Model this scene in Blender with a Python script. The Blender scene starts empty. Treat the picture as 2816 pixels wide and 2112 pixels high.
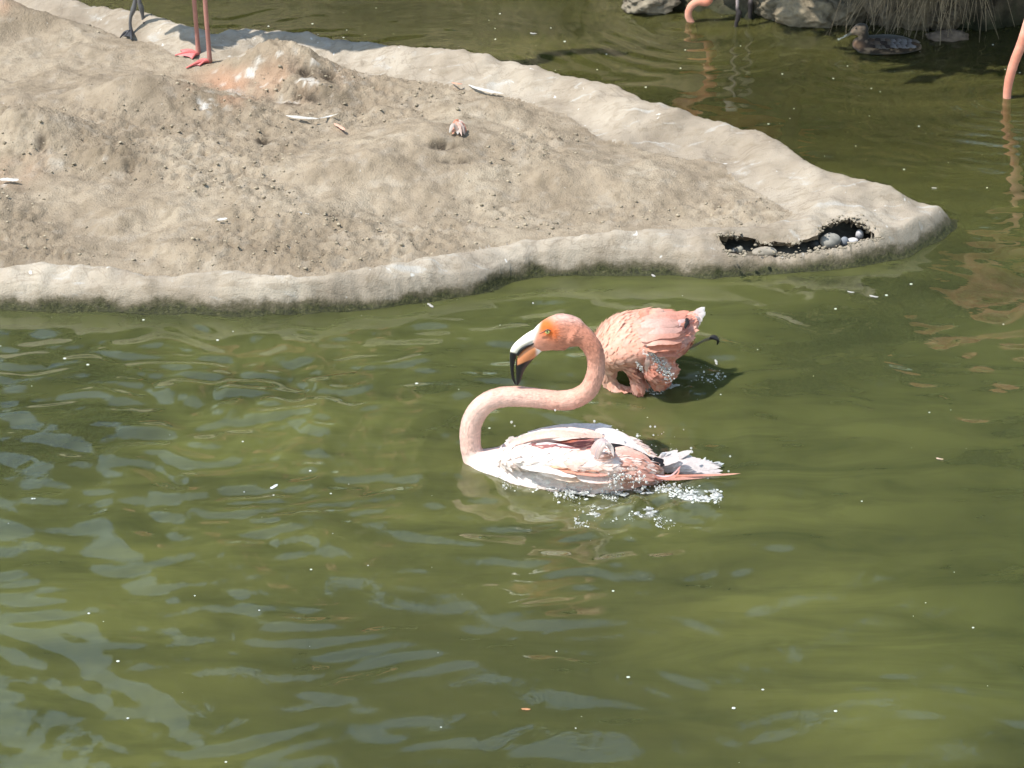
import bpy, math, random
import numpy as np
from mathutils import Vector, Matrix

random.seed(7)
rng = np.random.default_rng(7)
R = math.radians
SC = bpy.context.scene
COL = SC.collection

# ------------------------------------------------------------------ camera
FPX, TH, H = 8213.0, R(28.0), 3.13
cam_d = bpy.data.cameras.new('camera')
cam_d.sensor_width = 36.0
cam_d.lens = FPX / 2816.0 * 36.0
cam_d.clip_start = 0.1
cam_d.clip_end = 600.0
cam = bpy.data.objects.new('camera', cam_d)
cam.location = (0, 0, H)
cam.rotation_euler = (math.pi / 2 - TH, 0, 0)
COL.objects.link(cam)
SC.camera = cam
cam_d.dof.use_dof = True
cam_d.dof.focus_distance = 6.7
cam_d.dof.aperture_fstop = 22.0

# ------------------------------------------------------------------ light
SUN_EL = R(60.0)
sun_to = Vector((-math.cos(SUN_EL) * math.cos(R(22)), -math.cos(SUN_EL) * math.sin(R(22)), math.sin(SUN_EL)))
world = bpy.data.worlds.new('World')
SC.world = world
world.use_nodes = True
wn = world.node_tree.nodes
sky = wn.new('ShaderNodeTexSky')
sky.sky_type = 'NISHITA'
sky.sun_disc = False
sky.sun_elevation = SUN_EL
sky.sun_rotation = math.atan2(sun_to.x, sun_to.y)
sky.air_density = 2.0
sky.dust_density = 0.5
sky.ozone_density = 1.5
wn['Background'].inputs['Strength'].default_value = 0.13
world.node_tree.links.new(sky.outputs[0], wn['Background'].inputs[0])
sl = bpy.data.lights.new('sun', 'SUN')
sl.energy = 4.2
sl.angle = R(0.55)
sl.color = (1.0, 0.955, 0.88)
so = bpy.data.objects.new('sun', sl)
so.rotation_euler = sun_to.to_track_quat('Z', 'Y').to_euler()
COL.objects.link(so)
SC.view_settings.view_transform = 'Standard'
SC.view_settings.look = 'None'
SC.view_settings.exposure = 0.75
SC.view_settings.gamma = 1.0
SC.view_settings.use_curve_mapping = False

# ------------------------------------------------------------------ calibration: photo pixel -> place
CT, ST = math.cos(TH), math.sin(TH)
def ray(px, py):
    u, v = (px - 1408) / FPX, (py - 1056) / FPX
    return (u, CT - v * ST, -ST - v * CT)
def W(px, py, Y):
    d = ray(px, py); t = Y / d[1]
    return Vector((d[0] * t, Y, H + d[2] * t))
def G(px, py, z=0.0):
    d = ray(px, py); t = (z - H) / d[2]
    return Vector((d[0] * t, d[1] * t, z))
def proj(P):
    P = np.asarray(P, float)
    x, y, z = P[..., 0], P[..., 1], P[..., 2] - H
    dep = y * CT - z * ST
    up = y * ST + z * CT
    return 1408 + FPX * x / dep, 1056 - FPX * up / dep
DS = 2816 / 2212.0
def D(pts, z=0.0):
    return [G(a * DS, b * DS, z) for a, b in pts]

# ------------------------------------------------------------------ numpy noise
def vnoise(x, y, seed):
    r = np.random.default_rng(seed).random((256, 256))
    xi, yi = np.floor(x).astype(int), np.floor(y).astype(int)
    fx, fy = x - xi, y - yi
    fx = fx * fx * (3 - 2 * fx); fy = fy * fy * (3 - 2 * fy)
    a = r[xi & 255, yi & 255]; b = r[(xi + 1) & 255, yi & 255]
    c = r[xi & 255, (yi + 1) & 255]; d = r[(xi + 1) & 255, (yi + 1) & 255]
    return (a * (1 - fx) + b * fx) * (1 - fy) + (c * (1 - fx) + d * fx) * fy - 0.5
def fbm(x, y, f, seed, octv=4, gain=0.5):
    s = 0; a = 1.0
    for i in range(octv):
        ca, sa = math.cos(i * 1.1 + .4), math.sin(i * 1.1 + .4)
        s = s + a * vnoise((x * ca - y * sa) * f + 17.3 * i, (x * sa + y * ca) * f + 9.1 * i, seed + i)
        f *= 2.03; a *= gain
    return s
def sstep(a, b, x):
    t = np.clip((x - a) / (b - a), 0, 1)
    return t * t * (3 - 2 * t)
def seg_dist(x, y, P, closed=False):
    best = np.full(x.shape, 1e9)
    n = len(P)
    for i in range(n if closed else n - 1):
        ax, ay = P[i]; bx, by = P[(i + 1) % n]
        dx, dy = bx - ax, by - ay
        L = dx * dx + dy * dy + 1e-12
        t = np.clip(((x - ax) * dx + (y - ay) * dy) / L, 0, 1)
        best = np.minimum(best, np.hypot(x - ax - t * dx, y - ay - t * dy))
    return best
def inside(x, y, P):
    r = np.zeros(x.shape, bool); n = len(P)
    for i in range(n):
        ax, ay = P[i]; bx, by = P[(i + 1) % n]
        if ay == by: continue
        c = ((ay > y) != (by > y)) & (x < (bx - ax) * (y - ay) / (by - ay) + ax)
        r ^= c
    return r

# ------------------------------------------------------------------ mesh helpers
def tag(o, label=None, cat=None, group=None, kind=None):
    if label: o['label'] = label
    if cat: o['category'] = cat
    if group: o['group'] = group
    if kind: o['kind'] = kind
    return o
def make_mesh(name, V, F, col=None, smooth=True):
    me = bpy.data.meshes.new(name)
    V = np.asarray(V, dtype=np.float32).reshape(-1, 3)
    if isinstance(F, np.ndarray):
        k = F.shape[1]; nf = len(F)
        me.vertices.add(len(V)); me.vertices.foreach_set('co', V.ravel())
        me.loops.add(nf * k); me.loops.foreach_set('vertex_index', F.astype(np.int32).ravel())
        me.polygons.add(nf)
        me.polygons.foreach_set('loop_start', np.arange(0, nf * k, k, dtype=np.int32))
        me.update(calc_edges=True)
    else:
        me.from_pydata([tuple(v) for v in V.tolist()], [], [tuple(f) for f in F])
        me.update()
    if smooth: me.polygons.foreach_set('use_smooth', [True] * len(me.polygons))
    if col is not None: set_col(me, col)
    me.validate()
    return me
def set_col(me, col):
    a = me.color_attributes.new('Col', 'FLOAT_COLOR', 'POINT')
    c = np.ones((len(me.vertices), 4), np.float32); c[:, :3] = col
    a.data.foreach_set('color', c.ravel())
def link(name, me, mat, parent=None):
    o = bpy.data.objects.new(name, me)
    if mat is not None:
        if isinstance(mat, (list, tuple)):
            for m in mat: me.materials.append(m)
        elif len(me.materials) == 0: me.materials.append(mat)
    COL.objects.link(o)
    if parent is not None:
        o.parent = parent
        o.matrix_parent_inverse = Matrix.Translation(-parent.location) if parent.rotation_euler.z == 0 else parent.matrix_basis.inverted()
    return o
def empty(name, loc, label, cat, group=None):
    o = bpy.data.objects.new(name, None); o.location = loc
    o.empty_display_size = .05
    COL.objects.link(o)
    return tag(o, label, cat, group)
class Acc:
    """collects quads/tris with colours into one mesh"""
    def __init__(s): s.V = []; s.F = []; s.C = []; s.n = 0
    def add(s, V, F, C):
        V = np.asarray(V, float).reshape(-1, 3)
        s.V.append(V); s.F += [tuple(int(i) + s.n for i in f) for f in F]
        C = np.asarray(C, float)
        if C.ndim == 1: C = np.tile(C, (len(V), 1))
        s.C.append(C); s.n += len(V)
    def build(s, name, mat, parent=None, smooth=True):
        me = make_mesh(name, np.vstack(s.V), s.F, np.vstack(s.C), smooth)
        return link(name, me, mat, parent)

def catmull(P, n):
    P = [np.asarray(p, float) for p in P]
    if len(P) == 2: return np.array([P[0] + (P[1] - P[0]) * t for t in np.linspace(0, 1, n)])
    Q = [2 * P[0] - P[1]] + P + [2 * P[-1] - P[-2]]
    out = []
    for t in np.linspace(0, len(P) - 1, n):
        i = min(int(t), len(P) - 2); u = t - i
        a, b, c, d = Q[i], Q[i + 1], Q[i + 2], Q[i + 3]
        out.append(.5 * ((2 * b) + (c - a) * u + (2 * a - 5 * b + 4 * c - d) * u * u + (3 * b - a - 3 * c + d) * u ** 3))
    return np.array(out)
def loft(P, ra, rb, nring=40, nseg=24, side=(0, 1, 0)):
    """tube along P; ra = half width along 'side', rb = half height in plane"""
    path = catmull(P, nring)
    def rs(r):
        r = np.atleast_1d(np.asarray(r, float))
        if len(r) == 1: return np.full(nring, r[0])
        return np.maximum(catmull([[v] for v in r], nring)[:, 0], 1e-4)
    A, B = rs(ra), rs(rb)
    S = np.asarray(side, float)
    T = np.gradient(path, axis=0); T /= np.linalg.norm(T, axis=1)[:, None] + 1e-12
    V = []
    for i in range(nring):
        s = S - T[i] * S.dot(T[i]); s /= np.linalg.norm(s) + 1e-9
        nrm = np.cross(T[i], s)
        for k in range(nseg):
            a = 2 * math.pi * k / nseg
            V.append(path[i] + s * A[i] * math.cos(a) + nrm * B[i] * math.sin(a))
    F = []
    for i in range(nring - 1):
        for k in range(nseg):
            k2 = (k + 1) % nseg
            F.append((i * nseg + k, i * nseg + k2, (i + 1) * nseg + k2, (i + 1) * nseg + k))
    n0 = len(V); V.append(path[0] - T[0] * A[0] * .3); V.append(path[-1] + T[-1] * A[-1] * .3)
    for k in range(nseg):
        k2 = (k + 1) % nseg
        F.append((n0, k2, k)); F.append((n0 + 1, (nring - 1) * nseg + k, (nring - 1) * nseg + k2))
    return np.array(V), F
def fuse(parts, voxel, smooth_it=6):
    """several closed shapes -> one continuous skin"""
    V = []; F = []; n = 0
    for v, f in parts:
        V.append(v); F += [tuple(i + n for i in q) for q in f]; n += len(v)
    me = make_mesh('tmp', np.vstack(V), F)
    o = bpy.data.objects.new('tmp', me); COL.objects.link(o)
    m = o.modifiers.new('r', 'REMESH'); m.mode = 'VOXEL'; m.voxel_size = voxel
    s = o.modifiers.new('s', 'SMOOTH'); s.iterations = smooth_it; s.factor = .5
    dg = bpy.context.evaluated_depsgraph_get()
    ev = o.evaluated_get(dg)
    out = bpy.data.meshes.new_from_object(ev)
    bpy.data.objects.remove(o); bpy.data.meshes.remove(me)
    out.polygons.foreach_set('use_smooth', [True] * len(out.polygons))
    return out
def mesh_np(me):
    v = np.empty(len(me.vertices) * 3, np.float32); me.vertices.foreach_get('co', v)
    nn = np.empty(len(me.vertices) * 3, np.float32); me.vertices.foreach_get('normal', nn)
    return v.reshape(-1, 3).astype(float), nn.reshape(-1, 3).astype(float)
def set_co(me, v):
    me.vertices.foreach_set('co', v.astype(np.float32).ravel()); me.update()

def ico(sub=1):
    t = (1 + 5 ** .5) / 2
    V = [(-1, t, 0), (1, t, 0), (-1, -t, 0), (1, -t, 0), (0, -1, t), (0, 1, t), (0, -1, -t), (0, 1, -t), (t, 0, -1), (t, 0, 1), (-t, 0, -1), (-t, 0, 1)]
    F = [(0, 11, 5), (0, 5, 1), (0, 1, 7), (0, 7, 10), (0, 10, 11), (1, 5, 9), (5, 11, 4), (11, 10, 2), (10, 7, 6), (7, 1, 8), (3, 9, 4), (3, 4, 2), (3, 2, 6), (3, 6, 8), (3, 8, 9), (4, 9, 5), (2, 4, 11), (6, 2, 10), (8, 6, 7), (9, 8, 1)]
    V = [np.array(v) / np.linalg.norm(v) for v in V]
    for _ in range(sub):
        c = {}; nF = []
        def mid(a, b):
            k = (min(a, b), max(a, b))
            if k not in c:
                m = V[a] + V[b]; V.append(m / np.linalg.norm(m)); c[k] = len(V) - 1
            return c[k]
        for a, b, d in F:
            ab, bd, da = mid(a, b), mid(b, d), mid(d, a)
            nF += [(a, ab, da), (b, bd, ab), (d, da, bd), (ab, bd, da)]
        F = nF
    return np.array(V), np.array(F)
ICO0, ICO1, ICO2, ICO3, ICO4 = ico(0), ico(1), ico(2), ico(3), ico(4)
def spheres(name, P, rad, mat, scale=(1, 1, 1), base=ICO1, parent=None, jitter=0.0):
    P = np.asarray(P); rad = np.asarray(rad)
    v, f = base
    v = v * np.array(scale)
    V = (v[None] * rad[:, None, None] + P[:, None])
    if jitter: V += rng.normal(0, 1, V.shape) * rad[:, None, None] * jitter
    F = (f[None] + (np.arange(len(P)) * len(v))[:, None, None]).reshape(-1, 3)
    return link(name, make_mesh(name, V.reshape(-1, 3), F), mat, parent)

# ------------------------------------------------------------------ materials
def newmat(name):
    m = bpy.data.materials.new(name); m.use_nodes = True
    nt = m.node_tree; b = nt.nodes['Principled BSDF']
    return m, nt, b
def N(nt, t, **k):
    n = nt.nodes.new(t)
    for a, v in k.items():
        if a in ('operation', 'blend_type', 'data_type', 'feature', 'distance', 'attribute_name', 'noise_dimensions'): setattr(n, a, v)
        else: n.inputs[a.replace('_', ' ')].default_value = v
    return n
def ramp(nt, src, stops):
    r = nt.nodes.new('ShaderNodeValToRGB')
    el = r.color_ramp.elements
    while len(el) < len(stops): el.new(.5)
    for e, (p, c) in zip(el, stops):
        e.position = p; e.color = (*c, 1) if len(c) == 3 else c
    nt.links.new(src, r.inputs[0]); return r.outputs[0]
def mixc(nt, fac, a, b, blend='MIX'):
    m = nt.nodes.new('ShaderNodeMix'); m.data_type = 'RGBA'; m.blend_type = blend
    for sock, v in ((m.inputs[0], fac), (m.inputs[6], a), (m.inputs[7], b)):
        if isinstance(v, bpy.types.NodeSocket): nt.links.new(v, sock)
        elif isinstance(v, (int, float)): sock.default_value = v
        else: sock.default_value = (*v, 1)
    return m.outputs[2]
def noise(nt, vec, scale, detail=4, rough=.55, dist=0):
    n = nt.nodes.new('ShaderNodeTexNoise')
    n.inputs['Scale'].default_value = scale; n.inputs['Detail'].default_value = detail
    n.inputs['Roughness'].default_value = rough; n.inputs['Distortion'].default_value = dist
    nt.links.new(vec, n.inputs['Vector']); return n.outputs['Fac']
def coords(nt, scale=(1, 1, 1), rot=(0, 0, 0)):
    g = nt.nodes.new('ShaderNodeNewGeometry')
    m = nt.nodes.new('ShaderNodeMapping'); m.inputs['Scale'].default_value = scale
    m.inputs['Rotation'].default_value = rot
    nt.links.new(g.outputs['Position'], m.inputs[0]); return m.outputs[0], g
def bump(nt, b, h, strength, dist):
    n = nt.nodes.new('ShaderNodeBump'); n.inputs['Strength'].default_value = strength
    n.inputs['Distance'].default_value = dist
    nt.links.new(h, n.inputs['Height']); nt.links.new(n.outputs[0], b.inputs['Normal']); return n

def mat_vcol(name, rough=.7, noise_scale=60, var=.25, bumpd=.002, sss=0.0, spec=.3, tint=(1, 1, 1), sheen=0):
    m, nt, b = newmat(name)
    a = nt.nodes.new('ShaderNodeAttribute'); a.attribute_name = 'Col'
    v, _ = coords(nt)
    nf = noise(nt, v, noise_scale, 4)
    k = ramp(nt, nf, [(.3, (1 - var,) * 3), (.7, (1 + var * .4,) * 3)])
    nt.links.new(mixc(nt, 1.0, a.outputs['Color'], k, 'MULTIPLY'), b.inputs['Base Color'])
    b.inputs['Roughness'].default_value = rough
    b.inputs['Specular IOR Level'].default_value = spec
    if sheen: b.inputs['Sheen Weight'].default_value = sheen
    if sss:
        b.inputs['Subsurface Weight'].default_value = sss
        b.inputs['Subsurface Radius'].default_value = (.02, .008, .005)
        b.inputs['Subsurface Scale'].default_value = .5
    bump(nt, b, noise(nt, v, noise_scale * 4, 5), .5, bumpd)
    return m
def mat_plain(name, color, rough=.6, spec=.4, scale=30, var=.2, bumpd=.001):
    m, nt, b = newmat(name)
    v, _ = coords(nt)
    nf = noise(nt, v, scale, 5)
    lo = tuple(c * (1 - var) for c in color); hi = tuple(min(1, c * (1 + var)) for c in color)
    nt.links.new(ramp(nt, nf, [(.3, lo), (.7, hi)]), b.inputs['Base Color'])
    b.inputs['Roughness'].default_value = rough; b.inputs['Specular IOR Level'].default_value = spec
    bump(nt, b, noise(nt, v, scale * 3, 4), .5, bumpd)
    return m

def mat_feather(name, thin=.35):
    m, nt, b = newmat(name)
    a = nt.nodes.new('ShaderNodeAttribute'); a.attribute_name = 'Col'
    v, _ = coords(nt)
    k = ramp(nt, noise(nt, v, 160, 3), [(.3, (.82,) * 3), (.7, (1.06,) * 3)])
    c = mixc(nt, 1.0, a.outputs['Color'], k, 'MULTIPLY')
    nt.links.new(c, b.inputs['Base Color'])
    b.inputs['Roughness'].default_value = .65; b.inputs['Specular IOR Level'].default_value = .25
    tr = nt.nodes.new('ShaderNodeBsdfTranslucent'); nt.links.new(c, tr.inputs[0])
    mx = nt.nodes.new('ShaderNodeMixShader'); mx.inputs[0].default_value = thin
    nt.links.new(b.outputs[0], mx.inputs[1]); nt.links.new(tr.outputs[0], mx.inputs[2])
    nt.links.new(mx.outputs[0], nt.nodes['Material Output'].inputs[0])
    return m

def mat_sand():
    m, nt, b = newmat('dry_mud')
    v, g = coords(nt); v2, _ = coords(nt, (1, 1, 1), (0, 0, .5))
    big = noise(nt, v, 4, 5, .6, .3); mid = noise(nt, v, 26, 5, .65); fine = noise(nt, v2, 190, 4, .7)
    c = ramp(nt, big, [(.3, (.225, .176, .122)), (.5, (.320, .258, .186)), (.68, (.40, .333, .248))])
    c = mixc(nt, ramp(nt, mid, [(.46, (0,) * 3), (.70, (.8,) * 3)]), c, (.20, .158, .108))
    c = mixc(nt, ramp(nt, fine, [(.25, (.8,) * 3), (.36, (0,) * 3)]), c, (.07, .052, .034))
    spk = noise(nt, v, 75, 2, .5)
    c = mixc(nt, ramp(nt, spk, [(.73, (0,) * 3), (.79, (.6,) * 3)]), c, (.48, .44, .39))
    # pinkish clay patch and white guano smears as vertex paint
    a = nt.nodes.new('ShaderNodeAttribute'); a.attribute_name = 'Col'
    sp = nt.nodes.new('ShaderNodeSeparateColor'); nt.links.new(a.outputs['Color'], sp.inputs[0])
    c = mixc(nt, sp.outputs[0], c, (.42, .25, .16))
    c = mixc(nt, sp.outputs[1], c, (.60, .56, .50))
    c = mixc(nt, sp.outputs[2], c, (.055, .042, .03))
    nt.links.new(c, b.inputs['Base Color'])
    b.inputs['Roughness'].default_value = .92; b.inputs['Specular IOR Level'].default_value = .15
    ad = N(nt, 'ShaderNodeMath', operation='ADD'); nt.links.new(mid, ad.inputs[0]); nt.links.new(fine, ad.inputs[1])
    bump(nt, b, ad.outputs[0], .8, .009)
    return m

def mat_concrete():
    m, nt, b = newmat('old_concrete')
    v, g = coords(nt)
    vs, _ = coords(nt, (1.0, 3.2, 2.0), (0, 0, -.9))
    big = noise(nt, v, 3.5, 5, .6, .5); mid = noise(nt, vs, 16, 5, .65, .6); fine = noise(nt, v, 240, 4, .7)
    c = ramp(nt, big, [(.3, (.225, .184, .138)), (.5, (.330, .280, .219)), (.72, (.43, .375, .303))])
    c = mixc(nt, ramp(nt, mid, [(.5, (0,) * 3), (.7, (.65,) * 3)]), c, (.20, .16, .11))
    c = mixc(nt, ramp(nt, noise(nt, vs, 9, 5, .6, 1.0), [(.58, (0,) * 3), (.70, (.6,) * 3)]), c, (.42, .405, .375))
    c = mixc(nt, ramp(nt, fine, [(.27, (.6,) * 3), (.38, (0,) * 3)]), c, (.12, .10, .07))
    c = mixc(nt, ramp(nt, noise(nt, v, 7, 6, .7, .4), [(.60, (0,) * 3), (.72, (.55,) * 3)]), c, (.17, .13, .09))
    crk = noise(nt, v, 3.2, 5, .62, 1.2)
    c = mixc(nt, ramp(nt, crk, [(.490, (0,) * 3), (.4995, (.35,) * 3), (.509, (0,) * 3)]), c, (.13, .10, .07))
    drp = noise(nt, v, 38, 2, .5, .3)
    c = mixc(nt, ramp(nt, drp, [(.70, (0,) * 3), (.74, (.8,) * 3)]), c, (.58, .56, .52))
    # height above water: wet dark band, then algae
    sz = nt.nodes.new('ShaderNodeSeparateXYZ'); nt.links.new(g.outputs['Position'], sz.inputs[0])
    wob = N(nt, 'ShaderNodeMath', operation='MULTIPLY'); nt.links.new(noise(nt, v, 11, 6, .7), wob.inputs[0]); wob.inputs[1].default_value = .085
    zz = N(nt, 'ShaderNodeMath', operation='SUBTRACT'); nt.links.new(sz.outputs[2], zz.inputs[0]); nt.links.new(wob.outputs[0], zz.inputs[1])
    mr = nt.nodes.new('ShaderNodeMapRange'); nt.links.new(zz.outputs[0], mr.inputs[0])
    mr.inputs[1].default_value = -.06; mr.inputs[2].default_value = .034
    wet = ramp(nt, mr.outputs[0], [(.42, (1,) * 3), (.60, (0,) * 3)])
    alg = ramp(nt, mr.outputs[0], [(.28, (1,) * 3), (.47, (0,) * 3)])
    c = mixc(nt, wet, c, (.12, .10, .065))
    mossn = noise(nt, v, 130, 3, .7)
    moss = ramp(nt, mossn, [(.35, (.020, .021, .009)), (.6, (.055, .056, .020)), (.75, (.13, .115, .06))])
    c = mixc(nt, alg, c, moss)
    nt.links.new(c, b.inputs['Base Color'])
    rg = ramp(nt, mr.outputs[0], [(.3, (.45,) * 3), (.6, (.88,) * 3)])
    nt.links.new(rg, b.inputs['Roughness']); b.inputs['Specular IOR Level'].default_value = .2
    ad = N(nt, 'ShaderNodeMath', operation='ADD'); nt.links.new(mid, ad.inputs[0]); nt.links.new(fine, ad.inputs[1])
    bump(nt, b, ad.outputs[0], .6, .006)
    return m

def mat_water():
    m, nt, b = newmat('murky_green_water')
    out = nt.nodes['Material Output']; nt.nodes.remove(b)
    v, g = coords(nt, (1.0, 1.35, 1.0)); vs, _ = coords(nt, (.8, 3.0, 1.0), (0, 0, .12))
    big = noise(nt, v, .9, 4, .55, .6); mid = noise(nt, vs, 3.0, 5, .6, .8)
    c = ramp(nt, big, [(.35, (.048, .053, .020)), (.52, (.078, .084, .028)), (.66, (.106, .113, .036))])
    c = mixc(nt, ramp(nt, mid, [(.42, (0,) * 3), (.72, (.75,) * 3)]), c, (.034, .041, .016))
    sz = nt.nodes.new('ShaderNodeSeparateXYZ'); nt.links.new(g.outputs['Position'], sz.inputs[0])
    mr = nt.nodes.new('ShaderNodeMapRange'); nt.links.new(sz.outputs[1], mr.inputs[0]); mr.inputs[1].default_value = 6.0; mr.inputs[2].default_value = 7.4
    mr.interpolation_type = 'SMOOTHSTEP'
    c = mixc(nt, mr.outputs[0], c, mixc(nt, 1.0, c, (.68, .61, .52), 'MULTIPLY'))   # weaker light in the far channel, painted as a darker water colour
    # plume multiplies the colour: paler in front of the bathing birds, darker to the right
    def tone_disc(cx, cy, rad, col, amt, c):
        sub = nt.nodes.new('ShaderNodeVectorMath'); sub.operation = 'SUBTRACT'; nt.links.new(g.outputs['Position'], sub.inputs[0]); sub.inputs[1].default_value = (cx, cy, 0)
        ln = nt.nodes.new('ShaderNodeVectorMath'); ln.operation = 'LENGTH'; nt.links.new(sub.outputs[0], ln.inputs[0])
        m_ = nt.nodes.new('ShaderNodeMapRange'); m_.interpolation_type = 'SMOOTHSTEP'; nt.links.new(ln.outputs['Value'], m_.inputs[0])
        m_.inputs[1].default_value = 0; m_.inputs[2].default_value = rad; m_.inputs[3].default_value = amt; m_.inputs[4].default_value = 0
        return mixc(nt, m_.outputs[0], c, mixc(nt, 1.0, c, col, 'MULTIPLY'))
    c = tone_disc(-.02, 4.7, 1.35, (1.42, 1.34, 1.30), .95, c)
    c = tone_disc(1.25, 4.9, .8, (.62, .66, .66), .9, c)
    aer = nt.nodes.new('ShaderNodeAttribute'); aer.attribute_name = 'Col'
    c = mixc(nt, aer.outputs['Fac'], c, (.34, .36, .31))   # aerated, churned water
    # murky water lets light spread sideways: soft shadows on its surface
    dif = nt.nodes.new('ShaderNodeBsdfPrincipled'); nt.links.new(c, dif.inputs['Base Color'])
    dif.inputs['Subsurface Weight'].default_value = 1.0; dif.inputs['Subsurface Radius'].default_value = (1.0, 1.0, .7)
    dif.inputs['Subsurface Scale'].default_value = .045; dif.inputs['Specular IOR Level'].default_value = 0.0; dif.inputs['Roughness'].default_value = 1.0
    tra = nt.nodes.new('ShaderNodeBsdfTransparent'); tra.inputs[0].default_value = (.72, .74, .40, 1)
    mx = nt.nodes.new('ShaderNodeMixShader'); mx.inputs[0].default_value = .30
    nt.links.new(dif.outputs[0], mx.inputs[1]); nt.links.new(tra.outputs[0], mx.inputs[2])
    gl = nt.nodes.new('ShaderNodeBsdfGlossy'); gl.inputs['Roughness'].default_value = .012
    gl.inputs[0].default_value = (1, 1, 1, 1)
    fr = nt.nodes.new('ShaderNodeFresnel'); fr.inputs[0].default_value = 1.55
    m2 = nt.nodes.new('ShaderNodeMixShader')
    nt.links.new(fr.outputs[0], m2.inputs[0]); nt.links.new(mx.outputs[0], m2.inputs[1]); nt.links.new(gl.outputs[0], m2.inputs[2])
    nt.links.new(m2.outputs[0], out.inputs[0])
    bp = nt.nodes.new('ShaderNodeBump'); bp.inputs['Strength'].default_value = .2; bp.inputs['Distance'].default_value = .0012
    vv, _ = coords(nt, (1, 1.6, 1))
    nt.links.new(noise(nt, vv, 26, 2, .5, .5), bp.inputs['Height'])
    nt.links.new(bp.outputs[0], gl.inputs['Normal']); nt.links.new(bp.outputs[0], fr.inputs['Normal'])
    return m

def mat_drop():
    m, nt, b = newmat('water_drop')
    b.inputs['Base Color'].default_value = (.95, .95, .92, 1)
    b.inputs['Roughness'].default_value = .12; b.inputs['IOR'].default_value = 1.33
    b.inputs['Transmission Weight'].default_value = .72
    b.inputs['Specular IOR Level'].default_value = 1.0
    return m

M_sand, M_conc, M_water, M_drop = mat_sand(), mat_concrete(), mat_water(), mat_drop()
M_bed = mat_plain('pond_mud', (.045, .05, .018), .9, .1, 5, .5, .004)
M_skin = mat_vcol('plumage', .75, 110, .13, .0018, sss=.0, spec=.2, sheen=.15)
M_feather = mat_feather('feather_vane', .3)
M_bill = mat_vcol('bill_horn', .32, 60, .08, .0003, spec=.5)
M_leg = mat_vcol('leg_skin', .5, 300, .2, .0006, spec=.4)
M_rock = mat_vcol('bank_rock', .85, 30, .55, .008, spec=.2)
M_straw = mat_vcol('dry_straw', .7, 60, .3, .001, spec=.3)
M_leaf = mat_feather('leaf', .25)
M_bark = mat_plain('bark', (.10, .075, .05), .9, .2, 12, .4, .01)
M_peb = mat_vcol('pebble_stone', .7, 60, .2, .001, spec=.3)
M_foam = mat_plain('foam_white', (.56, .57, .53), .35, .6, 60, .1, .0005)

# ==================================================================== SETTING
# ---- island: outlines measured in the photograph
near_d = [(-260, 650), (0, 668), (150, 672), (300, 676), (450, 680), (560, 681), (700, 673), (820, 664), (900, 654), (1000, 641), (1040, 632), (1075, 620), (1110, 608), (1150, 599), (1210, 595), (1300, 594), (1450, 596), (1540, 604), (1640, 592), (1760, 586), (1850, 578), (1950, 557), (2030, 524)]
near_w = [(p.x, p.y) for p in D(near_d)]
tip_w = [(p.x, p.y) for p in D([(2068, 494), (2072, 474)])]
far_d = [(2050, 462, .02), (2000, 438, .05), (1950, 415, .075), (1880, 391, .10), (1790, 370, .11), (1740, 341, .11), (1650, 300, .11), (1600, 286, .11), (1500, 251, .11), (1400, 230, .105), (1300, 196, .10), (1200, 171, .10), (1100, 150, .10), (1000, 131, .10), (850, 111, .10), (700, 95, .10), (560, 85, .10), (480, 77, .10), (380, 66, .10), (300, 46, .10), (200, 25, .10), (100, 5, .10), (0, -15, .10), (-260, -60, .10)]
far_w = []
for a, b_, z in far_d:
    p = G(a * DS, b_ * DS, z); o = .9 * z
    far_w.append((p.x + o * .35, p.y + o * .95))
OUT = near_w + tip_w + far_w + [(-3.6, 8.3), (-3.6, 6.4)]
inner_d = [(-260, 560), (0, 577), (100, 571), (200, 576), (330, 590), (500, 592), (640, 602), (700, 598), (800, 582), (900, 562), (1000, 547), (1060, 524), (1200, 514), (1300, 516), (1400, 504), (1500, 494), (1600, 490), (1690, 478), (1718, 466), (1700, 452), (1640, 415), (1575, 380), (1560, 350), (1480, 340), (1400, 325), (1300, 300), (1220, 245), (1100, 210), (1000, 192), (900, 172), (800, 160), (720, 135), (620, 118), (560, 110), (500, 125), (450, 128), (380, 118), (330, 92), (260, 78), (200, 52), (100, 40), (0, 8), (-260, -30)]
INN = [(p.x, p.y) for p in D(inner_d, .07)] + [(-3.6, 7.9), (-3.6, 6.6)]
NEARL = near_w + tip_w[:1]
FARL = tip_w[1:] + far_w
mounds = [  # display px centre, radii (m), height
    (600, 150, .19, .11, .105), (690, 200, .12, .09, .045), (310, 225, .24, .13, .10), (55, 320, .20, .14, .115), (150, 35, .2, .11, .085), (20, 40, .2, .15, .06),
    (930, 320, .24, .16, .06), (760, 380, .22, .14, .05), (560, 470, .30, .14, .045), (180, 420, .35, .16, .03), (1250, 380, .3, .14, .025), (250, 350, .12, .08, .04), (1080, 240, .2, .08, .03)]
MW = [(G(a * DS, b_ * DS, .08), rx, ry, h) for a, b_, rx, ry, h in mounds]

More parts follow.
